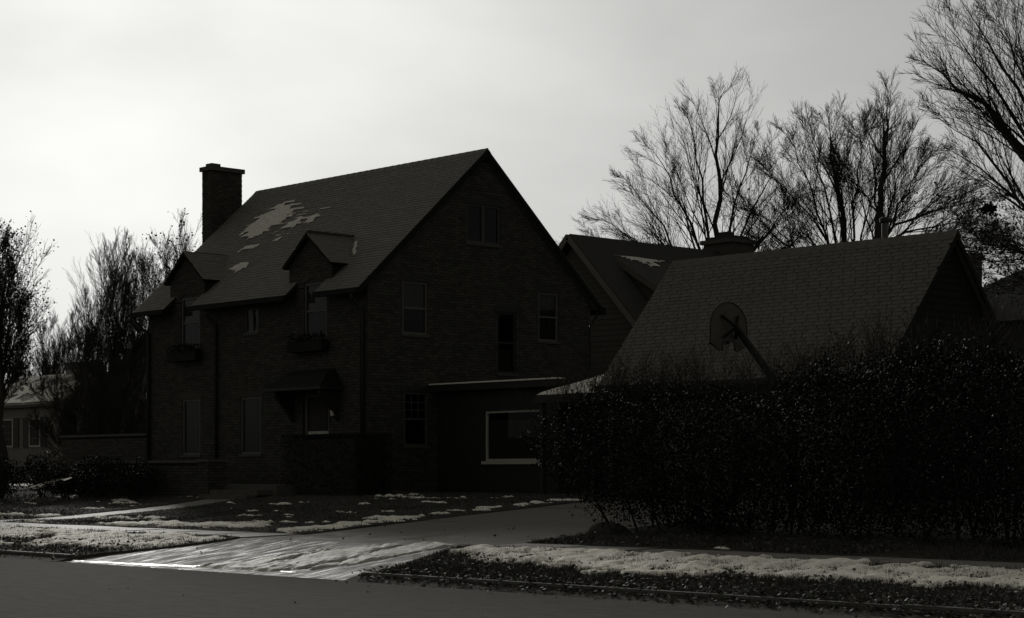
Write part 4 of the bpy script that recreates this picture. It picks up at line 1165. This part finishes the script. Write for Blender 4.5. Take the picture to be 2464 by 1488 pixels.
thick = [((-67.5, 38.6), 5.2, 'leafless thicket right of the white cottage'), ((-65.2, 38.9), 5.6, 'leafless thicket above the middle of the garden wall'), ((-62.6, 37.6), 5.0, 'leafless thicket above the garden wall, next to the brick house')]
for i, ((x, y), h, lab) in enumerate(thick):
    r_ = random.Random(300+i)
    tree('thicket', lab, 'shrub', (x, y, 1.1), (0, 0, .35), [(r_.uniform(-1.5, 1.5), h*r_.uniform(.5, 1)) for _ in range(11)], .07, 'thickets behind the garden wall', seed=310+i, rmin=.009, sub=7, up=.04, spread=.6, leaves=0, leaf_size=.1, dr=.6, bark='bark_pale' if i == 1 else 'bark')
# shrubs in front of the terrace
for i, (x, y, sx, h, lab) in enumerate([(-52.4, 27.6, .95, 1.1, 'leftmost rounded shrub of the bed in front of the terrace'), (-50.6, 28.0, 1.0, 1.2, 'shrub second from left in the terrace bed'), (-48.9, 27.8, .9, .75, 'low shrub in the terrace bed with snow on it'), (-47.2, 27.9, 1.05, 1.05, 'broad rounded shrub before the terrace wall, right of the snowy one'), (-45.4, 27.9, .9, .95, 'shrub nearest the steps in the terrace bed'), (-51.3, 26.6, .8, .5, 'low spreading shrub at the front left of the terrace bed')]):
    bush('bed_shrub', lab, 'shrub', (x, y, float(gz(x, y))), (sx, .7, h), 2600, .075, 'leaf_d', 'shrubs in front of the terrace', noise=.4)
us_ = np.arange(0, 2.6, .04); ws = np.arange(0, 1.1, .04); U, W = np.meshgrid(us_, ws, indexing='ij')
k = .55 - np.abs(W-.55)*1.6 - np.abs(U-1.3)*.35 + (fbm(U*2.2+1, W*3)-.5)*1.9
P = np.stack([-50.2+U, 27.05+W*.6, .98+.28*W+.12*U+.05*fbm(U*6, W*6)], -1)
ii = np.arange(U.size).reshape(U.shape); q = np.stack([ii[:-1, :-1], ii[1:, :-1], ii[1:, 1:], ii[:-1, 1:]], -1)
keep = (k[:-1, :-1] > 0) & (k[1:, 1:] > 0)
tag(mesh_obj('shrub_snow', P.reshape(-1, 3), q[keep], M['snow']), kind='stuff')

# clipped hedge by the front door
def box_hedge(name, label, x0, x1, y0, y1, z0, z1, n, leaf):
    root = thing(name, ((x0+x1)/2, (y0+y1)/2, z0), label, 'hedge')
    P = np.stack([rng.uniform(x0, x1, n), rng.uniform(y0, y1, n), rng.uniform(z0, z1, n)], -1)
    f = rng.integers(0, 4, n); j = rng.random(n)**2*.12
    P[:, 1] = np.where(f == 0, y0+j, P[:, 1]); P[:, 2] = np.where(f == 1, z1-j, P[:, 2]); P[:, 0] = np.where(f == 2, x1-j, P[:, 0])
    V, F = quads_at(P, leaf, 0, .7); mesh_obj('foliage', V, F, M['leaf_d'], root)
    MB().box(x0+.12, x1-.12, y0+.12, y1-.12, z0, z1-.12).build('twig_core', M['twig'], root)
    for k in range(6):
        x = x0+.3+(x1-x0-.6)*k/5; MB().tube([(x, (y0+y1)/2, z0-.1), (x+.05, (y0+y1)/2, z0+.4)], [.03, .02], 5).build('stem', M['twig'], root)
box_hedge('clipped_hedge', 'clipped dark box-shaped hedge screening the front door', -40.9, -37.7, 29.55, 30.75, .95, 2.56, 9000, .055)

# tall ragged hedge along the pavement
hg = thing('tall_hedge', (-17, 24, .6), 'tall ragged dark hedge filling the right side beside the driveway', 'hedge')
def hedge_top(x): return np.interp(x, [-25.0, -24.3, -23.2, -20.2, -19.2, -17.5, -16, -13, -9], [2.1, 2.8, 3.0, 2.95, 3.0, 3.35, 3.4, 3.25, 3.4])
n = 400000
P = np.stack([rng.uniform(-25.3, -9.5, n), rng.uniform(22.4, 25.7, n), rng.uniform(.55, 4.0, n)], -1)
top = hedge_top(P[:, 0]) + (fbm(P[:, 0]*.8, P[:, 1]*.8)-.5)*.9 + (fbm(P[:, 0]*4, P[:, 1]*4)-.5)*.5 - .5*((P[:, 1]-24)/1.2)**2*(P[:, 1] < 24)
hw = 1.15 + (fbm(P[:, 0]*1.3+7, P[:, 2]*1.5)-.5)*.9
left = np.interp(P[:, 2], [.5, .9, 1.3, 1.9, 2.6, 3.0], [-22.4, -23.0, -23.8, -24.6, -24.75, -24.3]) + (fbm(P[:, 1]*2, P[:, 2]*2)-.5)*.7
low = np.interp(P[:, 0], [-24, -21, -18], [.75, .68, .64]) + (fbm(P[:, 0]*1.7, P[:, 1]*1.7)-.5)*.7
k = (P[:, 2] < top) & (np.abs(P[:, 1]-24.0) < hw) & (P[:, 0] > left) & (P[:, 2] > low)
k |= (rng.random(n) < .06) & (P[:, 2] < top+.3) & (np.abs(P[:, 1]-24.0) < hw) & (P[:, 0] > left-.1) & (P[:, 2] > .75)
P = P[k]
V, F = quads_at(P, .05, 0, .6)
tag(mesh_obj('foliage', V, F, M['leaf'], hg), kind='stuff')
sg = []; tw_ = []
r_ = random.Random(5)
for i in range(64):
    x = -22.9 + 13.2*i/63 + r_.gauss(0, .08); y = 24 + r_.gauss(0, .28); s = []
    p = (x, y, float(gz(x, y))-.05); d = norm((r_.gauss(0, .25) - (.5 if i < 5 else 0), r_.gauss(0, .2), 1))
    grow(s, tw_, r_, p, d, 2.1, .028, 1, 2, .05, .006, 1, .8)
    V, F = prisms(s, 4); mesh_obj('stem', V, F, M['twig'], hg)
# loose shoots over the top of the hedge
s = []
for i in range(700):
    x = r_.uniform(-24.6, -10); y = 24 + r_.uniform(-1, 1); z = float(hedge_top(x))-.1
    grow(s, tw_, r_, (x, y, z), norm((r_.gauss(0, .4), r_.gauss(0, .4), 1)), r_.uniform(.25, .75), .006, 1, 2, .03, .004, 1, .8)
V, F = prisms(s, 3); tag(mesh_obj('shoots', V, F, M['twig'], hg), kind='stuff')

# ------------------------------------------------------------------ small things
bl = thing('boulder', (-23.0, 23.4, .55), 'low dark boulder at the foot of the tall hedge by the driveway', 'boulder')
V = []; F = []
for i in range(9):
    for j in range(16):
        a = 2*math.pi*j/16; f_ = math.pi/2*i/8; rr = 1 + .12*math.sin(3*a+1)*math.sin(2*f_) + rnd.uniform(-.04, .04)
        V.append((-22.95+.42*rr*math.cos(f_)*math.cos(a), 23.45+.3*rr*math.cos(f_)*math.sin(a), .5+.24*rr*math.sin(f_)))
for i in range(8):
    for j in range(16): F.append((i*16+j, i*16+(j+1) % 16, (i+1)*16+(j+1) % 16, (i+1)*16+j))
mesh_obj('stone', V, F, M['rock'], bl, smooth=True)
br = thing('fallen_branch', (-37.9, 30.75, 1.0), 'thin pale curved branch lying on the lawn near the house corner', 'branch')
zb = float(gz(-37.9, 30.75))
MB().tube([(-38.5, 30.6, zb+.03), (-38.35, 30.65, zb+.12), (-38.15, 30.7, zb+.16), (-37.9, 30.76, zb+.13), (-37.6, 30.85, zb+.06), (-37.3, 30.95, zb+.03)], [.012, .014, .014, .012, .01, .006], 6).build('limb', M['trim'], br)
MB().tube([(-38.15, 30.7, zb+.16), (-37.95, 30.75, zb+.2), (-37.7, 30.8, zb+.25)], [.008, .007, .004], 5).build('side_twig', M['trim'], br)
# two service wires at the right
for (z0, z1, lab) in ((7.35, 8.35, 'upper thin overhead wire at the right edge above the dark roof'), (6.8, 7.3, 'lower thin overhead wire at the right edge above the dark roof')):
    a = Vector((-31.7, 46.9, z0)); b_ = Vector((-20, 56, z1+2.2)); pts_ = []
    for i in range(13):
        t_ = i/12; p = a.lerp(b_, t_); p.z -= .35*4*t_*(1-t_); pts_.append(p)
    o = MB().tube(pts_, .012, 4).build('overhead_wire', M['wire']); tag(o, lab, 'wire', 'overhead wires')
